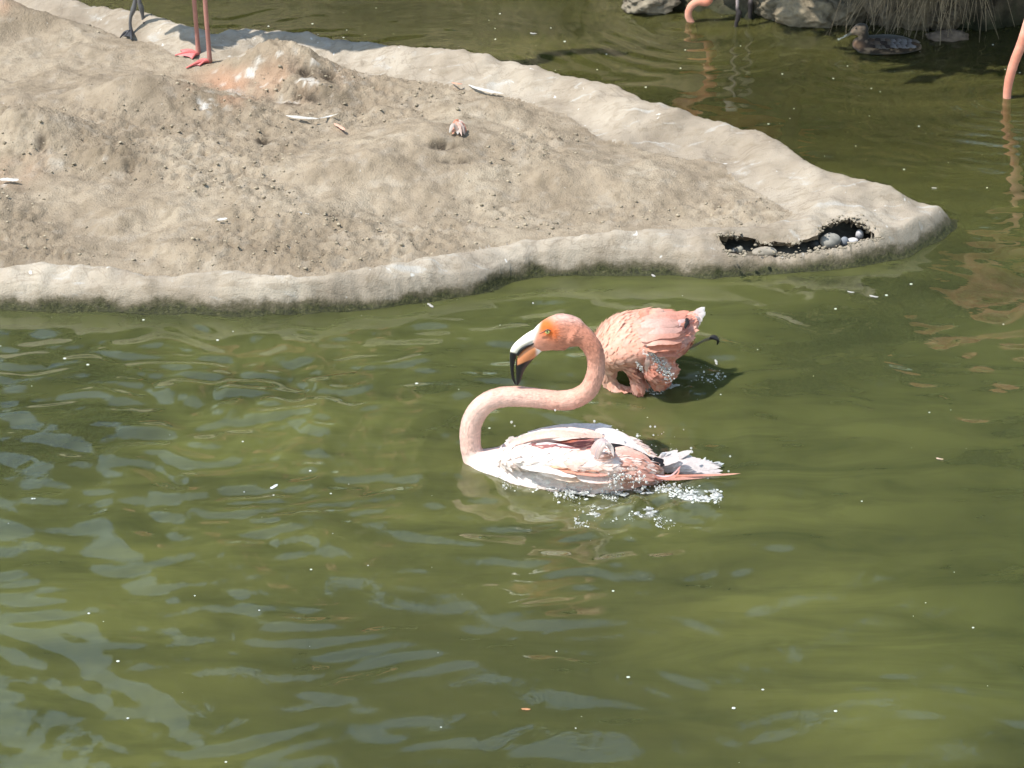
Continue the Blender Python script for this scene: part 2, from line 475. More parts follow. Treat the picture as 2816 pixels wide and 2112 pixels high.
def island_z(x, y):
    di = seg_dist(x, y, INN, True); ins_i = inside(x, y, INN)
    do = seg_dist(x, y, OUT, True); ins_o = inside(x, y, OUT)
    dn = seg_dist(x, y, NEARL); df = seg_dist(x, y, FARL)
    far = sstep(-.04, .04, dn - df)
    t = do / (do + di + 1e-6)
    zn = .078 * sstep(-.12, .42, t) + .012 * np.exp(-((t - .62) / .22) ** 2) - .012 * sstep(.8, 1, t) - .013
    zn = .060 * sstep(0, .12, t) + .026 * sstep(.05, .62, t) - .016 * sstep(.72, 1, t)
    zf = .108 * sstep(0, .36, t) - .042 * sstep(.42, 1.0, t)
    zr = zn * (1 - far) + zf * far
    zr += fbm(x, y, 6, 5, 3) * .026 * sstep(0, .15, t) + fbm(x, y, 28, 9, 4) * .011 * sstep(0, .1, t)
    tipf = sstep(.85, 1.05, x) * sstep(0, .4, t)
    zr += tipf * .01
    mz = np.zeros_like(x)
    for c, rx, ry, h in MW:
        r = np.hypot((x - c.x) / rx, (y - c.y) / ry)
        mz += h * .88 * np.exp(-r ** 1.8 * 1.4)
    zi = .068 + (mz + fbm(x, y, 5, 21, 4) * .030 + np.abs(fbm(x, y, 9, 27, 4, .6)) * .017 - .003) * sstep(0, .12, di)
    clod = np.abs(fbm(x, y, 38, 31, 4, .6))
    msk = sstep(-.12, .22, fbm(x, y, 3.3, 44, 3))
    zi += (.008 * (.3 - np.abs(fbm(x, y, 13, 34, 3, .55))) + .022 * (.45 - clod) * (.25 + 1.0 * msk) + fbm(x, y, 110, 51, 2) * .009 * (.3 + msk)) * sstep(0, .03, di)
    z = np.where(ins_i, zi, zr)
    slope = np.where(far > .5, 1.6, .95)
    zo = -np.minimum(do * slope, .34) + fbm(x, y, 14, 61, 3) * .012
    z = np.where(ins_o, z, zo)
    return z, ins_i, ins_o, di, do, far

gx = np.arange(-2.3, 1.62, .0075); gy = np.arange(5.75, 8.75, .0078)
X, Y = np.meshgrid(gx, gy)
Xj = X + fbm(X, Y, 60, 71, 2) * .004; Yj = Y + fbm(X, Y, 60, 73, 2) * .004
Z, ii, io, di, do, far = island_z(Xj, Yj)
# vertex masks: R clay, G guano, B dark holes
cr = np.zeros_like(Z); cg = np.zeros_like(Z); cb = np.zeros_like(Z)
PX, PY = proj(np.stack([Xj, Yj, Z], -1)); PX = PX / DS; PY = PY / DS
def blob(cx, cy, rx, ry): return np.exp(-(((PX - cx) / rx) ** 2 + ((PY - cy) / ry) ** 2))
cr = np.clip(.8 * blob(480, 190, 55, 40) + .5 * blob(590, 170, 120, 40) + .6 * blob(20, 340, 60, 50) + .5 * blob(10, 10, 40, 20), 0, 1) * sstep(-.3, .3, fbm(Xj, Yj, 12, 81, 3))
gn = fbm(Xj, Yj, 34, 85, 4)
cg = np.clip(1.3 * blob(600, 160, 110, 45) + blob(440, 225, 35, 15) + blob(180, 345, 50, 15) + blob(40, 395, 40, 8) + .10, 0, 1) * sstep(.24, .42, gn)
for cx, cy, rx, ry in ((280, 352, 9, 22), (570, 300, 16, 9), (955, 312, 30, 8), (985, 345, 30, 5), (640, 210, 50, 12), (720, 460, 14, 5), (90, 310, 10, 22), (660, 150, 20, 14), (710, 165, 16, 12)):
    cb = cb + blob(cx, cy, rx, ry) * sstep(-.22, .05, fbm(Xj, Yj, 55, 91, 3)) * 1.5
    Z = Z - .016 * blob(cx, cy, rx, ry)
ny, nx = X.shape
idx = np.arange(nx * ny).reshape(ny, nx)
Fq = np.stack([idx[:-1, :-1], idx[:-1, 1:], idx[1:, 1:], idx[1:, :-1]], -1).reshape(-1, 4)
V = np.stack([Xj, Yj, Z], -1).reshape(-1, 3)
Cv = np.stack([cr, np.clip(cg, 0, 1), np.clip(cb, 0, .9)], -1).reshape(-1, 3)
fc = V[Fq].mean(1)
f_in = ii.reshape(-1)[Fq].sum(1) >= 2
keep = (fc[:, 2] > -.33)
# the broken-open crevice near the tip
hz = [(285, 455), (300, 445), (400, 448), (510, 462), (560, 500), (640, 485), (700, 490), (760, 492), (850, 468), (915, 445), (930, 400), (1010, 360), (1110, 338), (1200, 368), (1250, 420), (1298, 452), (1290, 466), (1200, 468), (1130, 494), (1060, 524), (920, 534), (850, 550), (740, 574), (660, 578), (480, 572), (340, 556), (315, 500)]
HOLE = [(1850 + .4367 * a, 450 + .4367 * b_) for a, b_ in hz]
hpx, hpy = proj(fc)
hn = 0
in_hole = inside(hpx + hn, hpy + hn, HOLE)
def submesh(sel):
    f = Fq[sel]; u, inv = np.unique(f.ravel(), return_inverse=True)
    return u, inv.reshape(-1, 4)
u, f = submesh(keep & f_in)
mud = link('mud_ground', make_mesh('mud_ground', V[u], f, Cv[u]), M_sand)
tag(mud, 'dry pale mud and sand with low nest mounds inside the concrete edging', kind='structure')
u, f = submesh(keep & ~f_in & ~in_hole)
kv, kf = V[u], f
# thickness round the hole: extrude its open edge inward
from collections import Counter
edges = Counter()
for q in kf[np.isin(np.arange(len(kf)), np.where(inside(*proj(kv[kf].mean(1)), [(1890, 600), (1890, 730), (2450, 730), (2450, 580)]))[0])]:
    for a in range(4):
        e = (int(q[a]), int(q[(a + 1) % 4])); edges[tuple(sorted(e))] += 1
bd = []
hx0, hy0 = zip(*HOLE)
for (a, b_), n_ in edges.items():
    if n_ == 1:
        ppx, ppy = proj((kv[a] + kv[b_]) / 2)
        if seg_dist(np.array([ppx]), np.array([ppy]), HOLE, True)[0] < 14: bd.append((a, b_))
bv = sorted({i for e in bd for i in e}); mp = {i: len(kv) + k for k, i in enumerate(bv)}
hp = np.array(HOLE)
for k, i in enumerate(bv):
    ppx, ppy = proj(kv[i]); best = None
    for a in range(len(hp)):
        A = hp[a]; B = hp[(a + 1) % len(hp)]; t = np.clip(((ppx - A[0]) * (B - A)[0] + (ppy - A[1]) * (B - A)[1]) / ((B - A) @ (B - A)), 0, 1)
        q = A + (B - A) * t; d = np.hypot(ppx - q[0], ppy - q[1])
        if best is None or d < best[0]: best = (d, q)
    q = best[1] + rng.normal(0, 1.6, 2)
    kv[i] = tuple(W(q[0], q[1], float(kv[i][1])))
kv[bv] += np.stack([rng.normal(0, .001, len(bv)), np.full(len(bv), .004), np.full(len(bv), -.005)], -1)
ext = kv[bv] + np.stack([rng.normal(0, .002, len(bv)), .022 + rng.normal(0, .004, len(bv)), -.020 + rng.normal(0, .003, len(bv))], -1)
kv = np.vstack([kv, ext])
kfl = [tuple(map(int, q)) for q in kf] + [(a, b_, mp[b_], mp[a]) for a, b_ in bd]
kerb = link('concrete_kerb', make_mesh('concrete_kerb', kv, kfl), M_conc)
tag(kerb, 'rounded weathered concrete edging round the mud island, mossy at the waterline', kind='structure')
# floor and back of the crevice
lip = [(1890, 648), (1935, 662), (1995, 696), (2060, 700), (2140, 702), (2180, 696), (2230, 685), (2270, 678), (2330, 672), (2375, 655), (2420, 650)]
rows = []
for a, b_ in lip:
    p = G(a, b_, .034)
    rows.append([(p.x, p.y - .004, .022), (p.x, p.y + .03, .026), (p.x, p.y + .09, .03), (p.x, p.y + .11, .05)])
fv = np.array(rows).reshape(-1, 3); ff = []
for i in range(len(rows) - 1):
    for j in range(3): ff.append((i * 4 + j, (i + 1) * 4 + j, (i + 1) * 4 + j + 1, i * 4 + j + 1))
tag(link('crevice_floor', make_mesh('crevice_floor', fv, ff), mat_plain('damp_rubble', (.13, .115, .09), .9, .2, 40, .4, .004)), 'dark rubble floor inside the broken crevice of the kerb', kind='structure')

# ---- pond bed
bedv = [(-150, -60, -.345), (150, -60, -.345), (150, 180, -.345), (-150, 180, -.345)]
tag(link('pond_bed', make_mesh('pond_bed', bedv, [(0, 1, 2, 3)], smooth=False), M_bed), 'dark muddy bed under the green water', kind='structure')

# ---- water surface with ripples
def graded(a, b, step, outs):
    core = np.arange(a, b, step); lo = [a]; hi = [core[-1]]; s = step
    l = []; x = a; s = step
    while x > outs[0]: s *= 1.35; x -= s; l.append(x)
    r = []; x = core[-1]; s = step
    while x < outs[1]: s *= 1.35; x += s; r.append(x)
    return np.concatenate([l[::-1], core, r])
wx = graded(-1.75, 1.85, .0095, (-40, 40)); wy = graded(4.25, 8.55, .0095, (-25, 9.6))
WX, WY = np.meshgrid(wx, wy)
BY_F = G(1295, 1266).y; BY_R = G(1800, 1306).y
b1 = np.array([G(1560, 1285).x, G(1560, 1285).y]); b2 = np.array([G(1740, 1050).x, G(1740, 1050).y])
bA = G(1899, 59); bB = G(2768, 269); dkp = G(2430, 135)
def water_h(x, y):
    r = np.random.default_rng(12)
    wxp = x + fbm(x, y, 2.2, 101, 3) * .16; wyp = y + fbm(x, y, 2.2, 111, 3) * .16
    h = np.zeros_like(x)
    for i in range(46):
        lam = .05 * (8.0 ** r.random()); k = 2 * math.pi / lam
        th = r.normal(math.pi / 2 - .25, .6)
        ph = r.random() * 6.28
        h += .0165 * lam * min(1.35, (.095 / lam) ** .85) * np.sin(k * (wxp * math.cos(th) + wyp * math.sin(th)) + ph) * (.6 + .4 * np.sin(x * r.normal(0, 3) + y * r.normal(0, 3) + ph))
    px, py = proj(np.stack([x, y, 0 * x], -1))
    amp = .50 + .45 * sstep(1700, 300, px) * sstep(820, 1000, py) * sstep(2300, 1500, py)
    amp = amp * (1 - .50 * sstep(700, 300, py))
    amp += .25 * sstep(.55, .1, np.hypot(x - bA.x, (y - bA.y + .15) * .7)) * sstep(700, 300, py)
    midl = np.exp(-(((px - 700) / 620) ** 2 + ((py - 1180) / 260) ** 2))
    h = h * amp * (.30 + .25 * midl - .04 * sstep(800, 1500, px) + .10 * sstep(950, 830, py) * sstep(1500, 700, px))
    rr = np.random.default_rng(3)
    # expanding rings from the two bathing birds and the feeding necks
    def rings(cx, cy, a, lam, R0, Rm, sy=1.0, w=.05):
        d = np.hypot(x - cx + fbm(x, y, 3, 121, 3) * w, (y - cy) * sy + fbm(x, y, 3, 131, 3) * w)
        return a * np.sin(2 * math.pi * d / lam) * np.exp(-(d / Rm) ** 2) * sstep(R0 * .3, R0, d)
    h += rings(b1[0] + .05, b1[1], .0030, .19, .25, 1.25, w=.09) + rings(b1[0] - .15, b1[1], .0011, .062, .2, .55)
    h += rings(b2[0], b2[1], .0016, .11, .15, .7)
    h += rings(b1[0] - .9, b1[1] + .30, .0024, .13, .05, .55, w=.16)
    h += rings(bA.x, bA.y, .0014, .07, .02, .45) + rings(bB.x, bB.y, .0012, .06, .02, .4) + rings(dkp.x, dkp.y, .0012, .06, .08, .4)
    # churned water behind and in front of the first bird
    ch = np.exp(-(((px - 1760) / 240) ** 2 + ((py - 1395) / 60) ** 2)) + .7 * np.exp(-(((px - 1850) / 90) ** 2 + ((py - 1070) / 30) ** 2))
    h += ch * fbm(x, y, 26, 141, 4) * .018
    ou = sstep(2.6, 1.6, np.abs(x)) * sstep(3.2, 4.3, y)
    return h * (.15 + .85 * ou)
WZ = water_h(WX, WY)
_px, _py = proj(np.stack([WX, WY, 0 * WX], -1)); _zx, _zy = (_px - 1200) / .4219, (_py - 800) / .4219
def _b(cx, cy, rx, ry): return np.exp(-(((_zx - cx) / rx) ** 2 + ((_zy - cy) / ry) ** 2))
AER = .95 * _b(1690, 1345, 130, 45) + .55 * _b(1530, 1310, 120, 45) + .5 * _b(1140, 1420, 130, 28) + .45 * _b(1320, 1465, 170, 28) + .5 * _b(1180, 1315, 220, 26) + .45 * _b(690, 1280, 190, 16) + .5 * _b(1430, 620, 90, 40) + .35 * _b(1640, 560, 110, 40)
AER = np.clip(AER * sstep(-.14, .22, fbm(WX, WY, 55, 151, 4, .65)), 0, .8)
ny, nx = WX.shape; idx = np.arange(nx * ny).reshape(ny, nx)
Fw = np.stack([idx[:-1, :-1], idx[:-1, 1:], idx[1:, 1:], idx[1:, :-1]], -1).reshape(-1, 4)
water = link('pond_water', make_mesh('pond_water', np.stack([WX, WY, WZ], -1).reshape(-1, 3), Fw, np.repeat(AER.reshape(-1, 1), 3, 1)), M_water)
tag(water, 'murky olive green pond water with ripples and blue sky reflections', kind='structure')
def wz(x, y): return float(water_h(np.array([x]), np.array([y]))[0])

# ---- far bank
bank_px = [(-900, -120), (400, -110), (1200, -55), (1500, -18), (1640, -4), (1800, 16), (1892, 25), (2075, 42), (2213, 47), (2305, 58), (2374, 66), (2490, 74), (2580, 80), (2670, 80), (2816, 66), (3100, 60), (3600, 40)]
BK = [(-120, 9.4)] + [(G(a, b_).x, G(a, b_).y) for a, b_ in bank_px] + [(120, 8.6)]
bxs = np.array([p[0] for p in BK]); bys = np.array([p[1] for p in BK])
fx = graded(.2, 2.0, .009, (-110, 110))
vv = np.concatenate([np.arange(-.30, .5, .009), .5 * 1.25 ** np.arange(1, 27)])
FX, FV = np.meshgrid(fx, vv)
yb = np.interp(FX, bxs, bys)
lump = fbm(FX, FV, 5, 201, 4, .55); fine = fbm(FX, FV, 34, 211, 4, .6)
near = sstep(3, .6, FV) * sstep(-3, 0, FX + 0)
vv2 = FV + lump * .10 + fine * .02
BZ = np.where(vv2 < 0, np.maximum(vv2 * 1.5, -.36), .20 * sstep(0, .08, vv2) + .18 * sstep(.10, .42, vv2)) + (lump * .07 + fine * .03) * sstep(-.02, .05, vv2)
BZ = np.where(FV > .5, .36 + fbm(FX, FV, .3, 221, 3) * .25, BZ)
BYY = yb + FV + fine * .02 * near
bcol = np.clip(.5 + fbm(FX, FV, 9, 231, 4)[..., None] * 1.6, 0, 1) * np.array([.15, .12, .085]) + np.array([.075, .06, .04])
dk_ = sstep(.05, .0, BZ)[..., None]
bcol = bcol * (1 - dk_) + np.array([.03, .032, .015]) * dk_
dirt = sstep(.45, 1.2, FV)[..., None]
bcol = bcol * (1 - dirt) + np.array([.10, .09, .045]) * dirt
ny, nx = FX.shape; idx = np.arange(nx * ny).reshape(ny, nx)
Fb = np.stack([idx[:-1, :-1], idx[:-1, 1:], idx[1:, 1:], idx[1:, :-1]], -1).reshape(-1, 4)
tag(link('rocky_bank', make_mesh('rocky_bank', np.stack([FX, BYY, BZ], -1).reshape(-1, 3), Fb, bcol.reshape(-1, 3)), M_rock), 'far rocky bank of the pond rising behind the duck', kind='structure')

def rock(name, c, r, col, seed, label, cat='rock', base=ICO3, mat=None, rot=0.0, amp=.25, parent=None):
    v, f = base
    v = v.copy()
    n = fbm(v[:, 0] + v[:, 2] * .7, v[:, 1] - v[:, 2] * .5, 1.1, seed, 4, .5); n = n + (.5 * (np.abs(fbm(v[:, 0] * 1.3 - v[:, 2], v[:, 1] + v[:, 2] * .8, 2.6, seed + 3, 4, .6)) - .25) if amp > .4 else 0)
    v = v * (1 + amp * n[:, None])
    v = v * np.array(r)
    ca, sa = math.cos(rot), math.sin(rot)
    v = np.stack([v[:, 0] * ca - v[:, 1] * sa, v[:, 0] * sa + v[:, 1] * ca, v[:, 2]], -1)
    me = make_mesh(name, v, f, np.tile(col, (len(v), 1)) * (1 + .5 * n[:, None]))
    o = link(name, me, mat or M_rock); o.location = c
    return tag(o, label, cat)
rocks = [((2240, 36), (.11, .07, .055), (.34, .30, .23), 'large pale boulder on the bank right of the grey-legged feeding flamingo'),
         ((2345, 30), (.09, .07, .06), (.30, .26, .20), 'rounded pale boulder on the bank directly above the duck head'),
         ((2440, 40), (.07, .06, .06), (.26, .225, .18), 'brownish boulder half covered by dry grass above the duck back'),
         ((2530, 44), (.055, .05, .06), (.27, .23, .17), 'small boulder behind the hanging straw, right of the duck tail'),
         ((2140, 22), (.08, .06, .05), (.30, .27, .21), 'low grey boulder on the bank just right of the dark bird legs'),
         ((1790, 4), (.09, .06, .04), (.36, .33, .27), 'flat pale boulder on the bank left of the curved pink neck'),
         ((2600, 50), (.06, .05, .05), (.20, .17, .13), 'shaded boulder under the straw at the dark end of the bank')]
for i, ((a, b_), r, c, lb) in enumerate(rocks):
    p = G(a, b_ + 8, .03); rock('boulder', (p.x, p.y + r[1] * .75, .03), r, tuple(q * k_ for q, k_ in zip(c, (.62, .58, .52))), 300 + i * 7, lb, base=ICO4, rot=i * .7, amp=.5)['group'] = 'boulders along the far bank'
p = G(2600, 104); rock('flat_rock', (p.x, p.y, .002), (.055, .03, .018), (.17, .13, .10), 377, 'low brown rock in the shaded water right of the duck', amp=.5)

# dry grass hanging over the bank
def strand(acc, P, w, c):
    path = catmull(P, 7)
    s = np.array([1, .25, 0]) * w
    V = []; F = []
    for i, q in enumerate(path):
        k = 1 - .7 * i / 6
        V += [q - s * k, q + np.array([0, -w * .8 * k, 0]), q + s * k]
    for i in range(6):
        for j in (0, 1): F.append((i * 3 + j, i * 3 + j + 1, i * 3 + j + 4, i * 3 + j + 3))
    acc.add(V, F, c)
acc = Acc()
for i in range(520):
    a = random.choice([random.gauss(2560, 70), random.uniform(2400, 2760), random.gauss(2630, 60)])
    top = G(a, 20, .2); zt = random.uniform(.20, .42); ln = random.uniform(.10, .36)
    x0 = top.x + random.gauss(0, .03); y0 = np.interp(x0, bxs, bys) + random.uniform(-.03, .14)
    lean = random.gauss(-.05, .07)
    zb = max(zt - ln, random.uniform(-.01, .03))
    shade = random.uniform(.25, 1.0)
    strand(acc, [(x0, y0, zt), (x0 + lean * .4, y0 - .05, zt - (zt - zb) * .35), (x0 + lean, y0 - .08 - random.random() * .04, zb)], random.uniform(.0009, .0026), np.array([.36, .28, .18]) * shade)
tag(acc.build('dry_grass', M_straw), 'tangle of dry straw hanging down over the far rocky bank', 'grass', kind='stuff')

# ---- trees and shrubs beyond the bank (mostly seen mirrored in the water)
def leaves(name, c, r, n, size, col, parent, seed, clumps=26):
    g = np.random.default_rng(seed)
    cc = g.normal(0, 1, (clumps, 3)); cc /= np.linalg.norm(cc, axis=1)[:, None]
    cc = cc * (g.random((clumps, 1)) ** .45) * .8
    pick = g.integers(0, clumps, n)
    P = cc[pick] + g.normal(0, .16, (n, 3))
    P = P * np.array(r) + np.array(c)
    u = g.normal(0, 1, (n, 3)); u /= np.linalg.norm(u, axis=1)[:, None]
    w = np.cross(u, g.normal(0, 1, (n, 3))); w /= np.linalg.norm(w, axis=1)[:, None]
    s = size * (.6 + .8 * g.random((n, 1)))
    V = np.stack([P - u * s, P + w * s * .45, P + u * s, P - w * s * .45], 1).reshape(-1, 3)
    F = np.arange(4 * n).reshape(-1, 4)
    shade = (.6 + .8 * g.random(clumps))[pick]
    C = np.repeat(np.array(col)[None] * shade[:, None], 4, 0)
    return link(name, make_mesh(name, V, F, C, smooth=False), M_leaf, parent)
def tree(x, y, h, r, col, label, seed, n=5200):
    t = empty('tree', (x, y, .3), label, 'tree', 'trees behind the far bank')
    g = random.Random(seed)
    v, f = loft([(x, y, .2), (x + .1, y, h * .25), (x - .1, y + .1, h * .5), (x, y, h * .85)], [.22, .17, .13, .04], [.22, .17, .13, .04], 14, 8, (1, 0, 0))
    tr = link('trunk', make_mesh('trunk', v, f), M_bark, t)
    for k in range(5):
        a = g.random() * 6.28; z0 = h * (.3 + .08 * k)
        v, f = loft([(x, y, z0), (x + math.cos(a) * r * .4, y + math.sin(a) * r * .4, z0 + h * .14), (x + math.cos(a) * r * .75, y + math.sin(a) * r * .75, z0 + h * .3)], [.09, .06, .02], [.09, .06, .02], 8, 6, (0, 0, 1) if abs(math.cos(a)) < .5 else (0, 1, 0))
        link('limb', make_mesh('limb', v, f), M_bark, t)
    leaves('crown', (x, y, h * .62), (r, r, h * .42), n, .13, col, t, seed)
for i, (x, y, h, r, c, lb) in enumerate([
    (-5.8, 17.0, 7.6, 2.0, (.045, .065, .02), 'lower olive green tree far left behind the bank'),
    (-1.0, 16.0, 9.0, 1.0, (.05, .07, .02), 'slim upright tree behind the bank, left of the tall dark tree'),
    (.1, 15.5, 8.8, 2.0, (.04, .055, .018), 'tall dark tree behind the middle of the bank'),
    (3.0, 15.0, 10.5, 2.7, (.045, .06, .02), 'tallest spreading tree behind the right of the bank'),
    (6.8, 16.0, 10.0, 2.8, (.04, .06, .02), 'broad dark tree at the far right behind the bank'),
    (-9.5, 18.0, 8.0, 2.6, (.045, .06, .02), 'broad tree at the far left beyond the island'),
    (1.6, 18.5, 11.0, 3.0, (.035, .05, .016), 'high tree standing in the second row behind the tall dark tree'),
    (-3.4, 21.0, 8.6, 2.2, (.04, .055, .02), 'distant low tree in the second row on the left'),
    (-2.9, 17.5, 8.4, 1.5, (.045, .06, .02), 'leafy tree filling the gap between the slim tree and the far left ones'),
    (-1.9, 14.0, 7.6, .8, (.05, .065, .02), 'narrow young tree nearest the bank on the left'),
    (1.2, 13.6, 9.0, 1.9, (.05, .065, .02), 'slender light green tree in front of the high second row tree'),
    (4.6, 13.8, 9.6, 2.2, (.04, .055, .02), 'dense tree standing between the tallest and the broad dark tree'),
    (2.6, 20.0, 14.0, 3.4, (.035, .05, .016), 'very high tree at the back rising over all others')]):
    tree(x, y, h, r, c, lb, 500 + i)
sh = [((1.20, 8.20, .78), (.52, .60, .30), (.03, .035, .015), 'dark bush overhanging the right end of the far bank'),
      ((2.05, 8.2, .85), (.62, .8, .40), (.03, .04, .015), 'larger dark bush at the right beyond the frame edge'),
      ((.7, 9.7, .8), (.7, .5, .5), (.05, .06, .02), 'leafy bush on top of the bank behind the feeding flamingo'),
      ((-1.6, 10.6, .9), (1.2, .6, .6), (.045, .055, .02), 'leafy bush on the bank behind the island')]
sh.insert(2, ((.82, 7.98, 1.18), (.58, .50, .36), (.03, .04, .015), 'unseen bush added high over the water above the duck to shade the bank'))  # unseen canopy added toward the sun to shade the bank and straw
for i, (c, r, col, lb) in enumerate(sh):
    t = empty('shrub', (c[0], c[1], .3), lb, 'shrub', 'shrubs on the far bank')
    v, f = loft([(c[0], c[1] + .1, .2), (c[0] - .03, c[1] + .05, c[2])], [.03, .015], [.03, .015], 5, 6, (1, 0, 0))
    link('stem', make_mesh('stem', v, f), M_bark, t)
    leaves('foliage', c, r, 14000 if i < 3 else 2200, .055 if i < 3 else .034, col, t, 700 + i, 20)

# ==================================================================== BIRD HELPERS
def ribbon(P, width, nrm, c0, c1, seg=8, fray=0.15, cup=.25, prof=None, seed=None):
    """one feather vane: raised shaft, two vanes, rounded tip"""
    g = random if seed is None else random.Random(seed)
    path = catmull(P, seg + 1)
    T = np.gradient(path, axis=0); T /= np.linalg.norm(T, axis=1)[:, None] + 1e-9
    n = np.asarray(nrm, float)
    V = []; C = []
    for i, q in enumerate(path):
        t = i / seg
        w = width * .5 * (prof(t) if prof else (min(1, t * 5 + .25) * math.sqrt(max(0, 1 - max(0, (t - .55) / .45) ** 2.2)) + .02))
        s = np.cross(T[i], n); s /= np.linalg.norm(s) + 1e-9
        m = np.cross(s, T[i])
        j1 = 1 + g.uniform(-fray, fray); j2 = 1 + g.uniform(-fray, fray)
        V += [q - s * w * j1 - m * w * cup, q, q + s * w * j2 - m * w * cup]
        c = np.asarray(c0) * (1 - t) + np.asarray(c1) * t
        C += [c * .96, c, c * 1.0]
    F = []
    for i in range(seg):
        for j in (0, 1): F.append((i * 3 + j, i * 3 + j + 1, i * 3 + j + 4, i * 3 + j + 3))
    return V, F, C
def scatter_feathers(me, n, sel, dirf, L, Wd, colf, lift=.12, seed=1, seg=3):
    """small overlapping contour feathers on a skin"""
    g = np.random.default_rng(seed)
    v, nn = mesh_np(me)
    ok = np.where(sel(v, nn))[0]
    acc = Acc()
    for i in g.choice(ok, n):
        p, m = v[i], nn[i]
        d = np.asarray(dirf(p), float) + g.normal(0, .14, 3)
        d = d - m * d.dot(m); ln = np.linalg.norm(d)
        if ln < .05: continue
        d /= ln
        l = L * g.uniform(.7, 1.25); w = Wd * g.uniform(.75, 1.2)
        c = np.asarray(colf(p)); k = g.uniform(.93, 1.06)
        P = [p + m * .0005, p + d * l * .5 + m * l * lift * .6, p + d * l + m * l * lift * .35]
        acc.add(*ribbon(P, w, m, c * k * .97, np.minimum(c * k * 1.05, .9), seg, .1, .2))
    return acc
def lerp(a, b, t): return np.asarray(a) * (1 - t) + np.asarray(b) * t

# ==================================================================== FLAMINGO 1 (preening, S-neck)
ZS = .4219
def YA(zx): return BY_F + (BY_R - BY_F) * max(0, min(1, (zx - 230) / 1200.0))
def P1(zx, zy, dy=0.0, Y=None):
    return W(1200 + ZS * zx, 800 + ZS * zy, (YA(zx) if Y is None else Y) + dy)
m1 = ZS / 1262.0   # metres per zoom pixel at this bird
YN = BY_F
f1 = empty('flamingo', (G(1560, 1290).x, G(1560, 1290).y, 0), 'pale pink flamingo sitting in the water, neck curled in an S, bill touching it', 'flamingo', 'flamingos in and around the pond')
bx = [205, 260, 330, 420, 540, 700, 860, 1010, 1150, 1290, 1400, 1470]
top = [1050, 1047, 1048, 1045, 1042, 1030, 1018, 1000, 985, 1020, 1085, 1130]
hw = [.012, .035, .052, .068, .083, .094, .099, .098, .090, .070, .045, .02]
cen = []; hb = []
for x_, t_ in zip(bx, top):
    p = P1(x_, t_); ztop = p.z
    zb = -.035 - .05 * math.sin(math.pi * (x_ - 180) / 1350)
    cen.append((p.x, p.y, (ztop + zb) / 2)); hb.append(max((ztop - zb) / 2, .02))
body1 = loft(cen, hw, hb, 60, 40)
nk = [(262, 1160, 66), (236, 1085, 66), (222, 1000, 66), (222, 920, 68), (240, 835, 67), (295, 755, 66), (375, 705, 64), (480, 688, 66), (600, 692, 64), (700, 704, 62), (800, 714, 62), (885, 706, 64), (965, 668, 62), (1018, 600, 58), (1040, 505, 56), (1034, 415, 58), (1000, 345, 62), (950, 296, 70), (890, 272, 96)]
neckP = [P1(a, b_, Y=YN + .012 * math.sin(i * .35)) for i, (a, b_, c) in enumerate(nk)]
neck1 = loft([tuple(p) for p in neckP], [c * m1 * .97 for *_, c in nk], [c * m1 for *_, c in nk], 120, 24)
YH = neckP[-1].y
hd = [(930, 285, 82, 60), (885, 268, 103, 70), (835, 264, 119, 76), (785, 274, 121, 75), (735, 292, 108, 66), (692, 312, 92, 54), (655, 332, 72, 42), (632, 342, 60, 34)]
head1 = loft([tuple(P1(a, b_, Y=YH)) for a, b_, *_ in hd], [d * m1 for *_, d in hd], [c * m1 for *_, c, d in hd], 40, 28)
nearw = loft([tuple(P1(a, b_, c)) for a, b_, c in ((370, 1105, -.015), (450, 1092, -.040), (560, 1082, -.062), (760, 1090, -.072), (960, 1115, -.078), (1150, 1140, -.070), (1330, 1160, -.045), (1440, 1165, -.02))], [.006, .018, .026, .030, .030, .028, .022, .008], [.006, .016, .022, .024, .022, .026, .024, .008], 40, 24)
farw = loft([tuple(P1(a, b_, c)) for a, b_, c in ((430, 1030, .030), (560, 985, .040), (740, 955, .050), (920, 945, .055), (1120, 960, .050), (1280, 1030, .035), (1400, 1090, .02))], [.012, .020, .024, .026, .028, .024, .010], [.008, .012, .014, .015, .018, .018, .008], 40, 24)
me1 = fuse([body1, nearw, farw, neck1, head1], .0042, 5)
v, nn = mesh_np(me1)
px, py = proj(v); zx, zy = (px - 1200) / ZS, (py - 800) / ZS
fl = fbm(v[:, 0] + v[:, 1] * .7, v[:, 2] - v[:, 1] * .4, 90, 801, 3, .6)
up = np.maximum(0, 1)
v2 = v + nn * (fl * .0009)[:, None]
set_co(me1, v2)
# colours of the plumage; the wing fold has shade painted in
white = np.array([.88, .79, .74]); pink = np.array([.62, .325, .245]); rosy = np.array([.46, .165, .095]); orange = np.array([.60, .13, .025])
body_m = sstep(1010, 1110, zy) * sstep(150, 300, zx)
nkc = pink[None] * (1 + .0 * fl[:, None])
mott = sstep(-.2, .4, fbm(v[:, 0], v[:, 2], 26, 811, 4))[:, None]
nkc = nkc * (1 - mott * .25) + np.array([.66, .46, .40]) * mott * .25
lo_ = sstep(560, 760, zy)[:, None] * sstep(900, 500, zx)[:, None]
nkc = nkc * (1 - lo_ * .6) + np.array([.74, .54, .47]) * lo_ * .6
hi_ = (sstep(560, 330, zy) * sstep(600, 900, zx))[:, None]
nkc = nkc * (1 - hi_ * .75) + rosy * hi_ * .75
hdm = (sstep(930, 760, zx) * sstep(430, 400, zy))[:, None]
nkc = nkc * (1 - hdm * .5) + np.array([.50, .17, .09]) * hdm * .5
crown_ = (sstep(235, 165, zy) * sstep(690, 800, zx))[:, None]
nkc = nkc * (1 - crown_ * .6) + np.array([.66, .46, .41]) * crown_ * .6
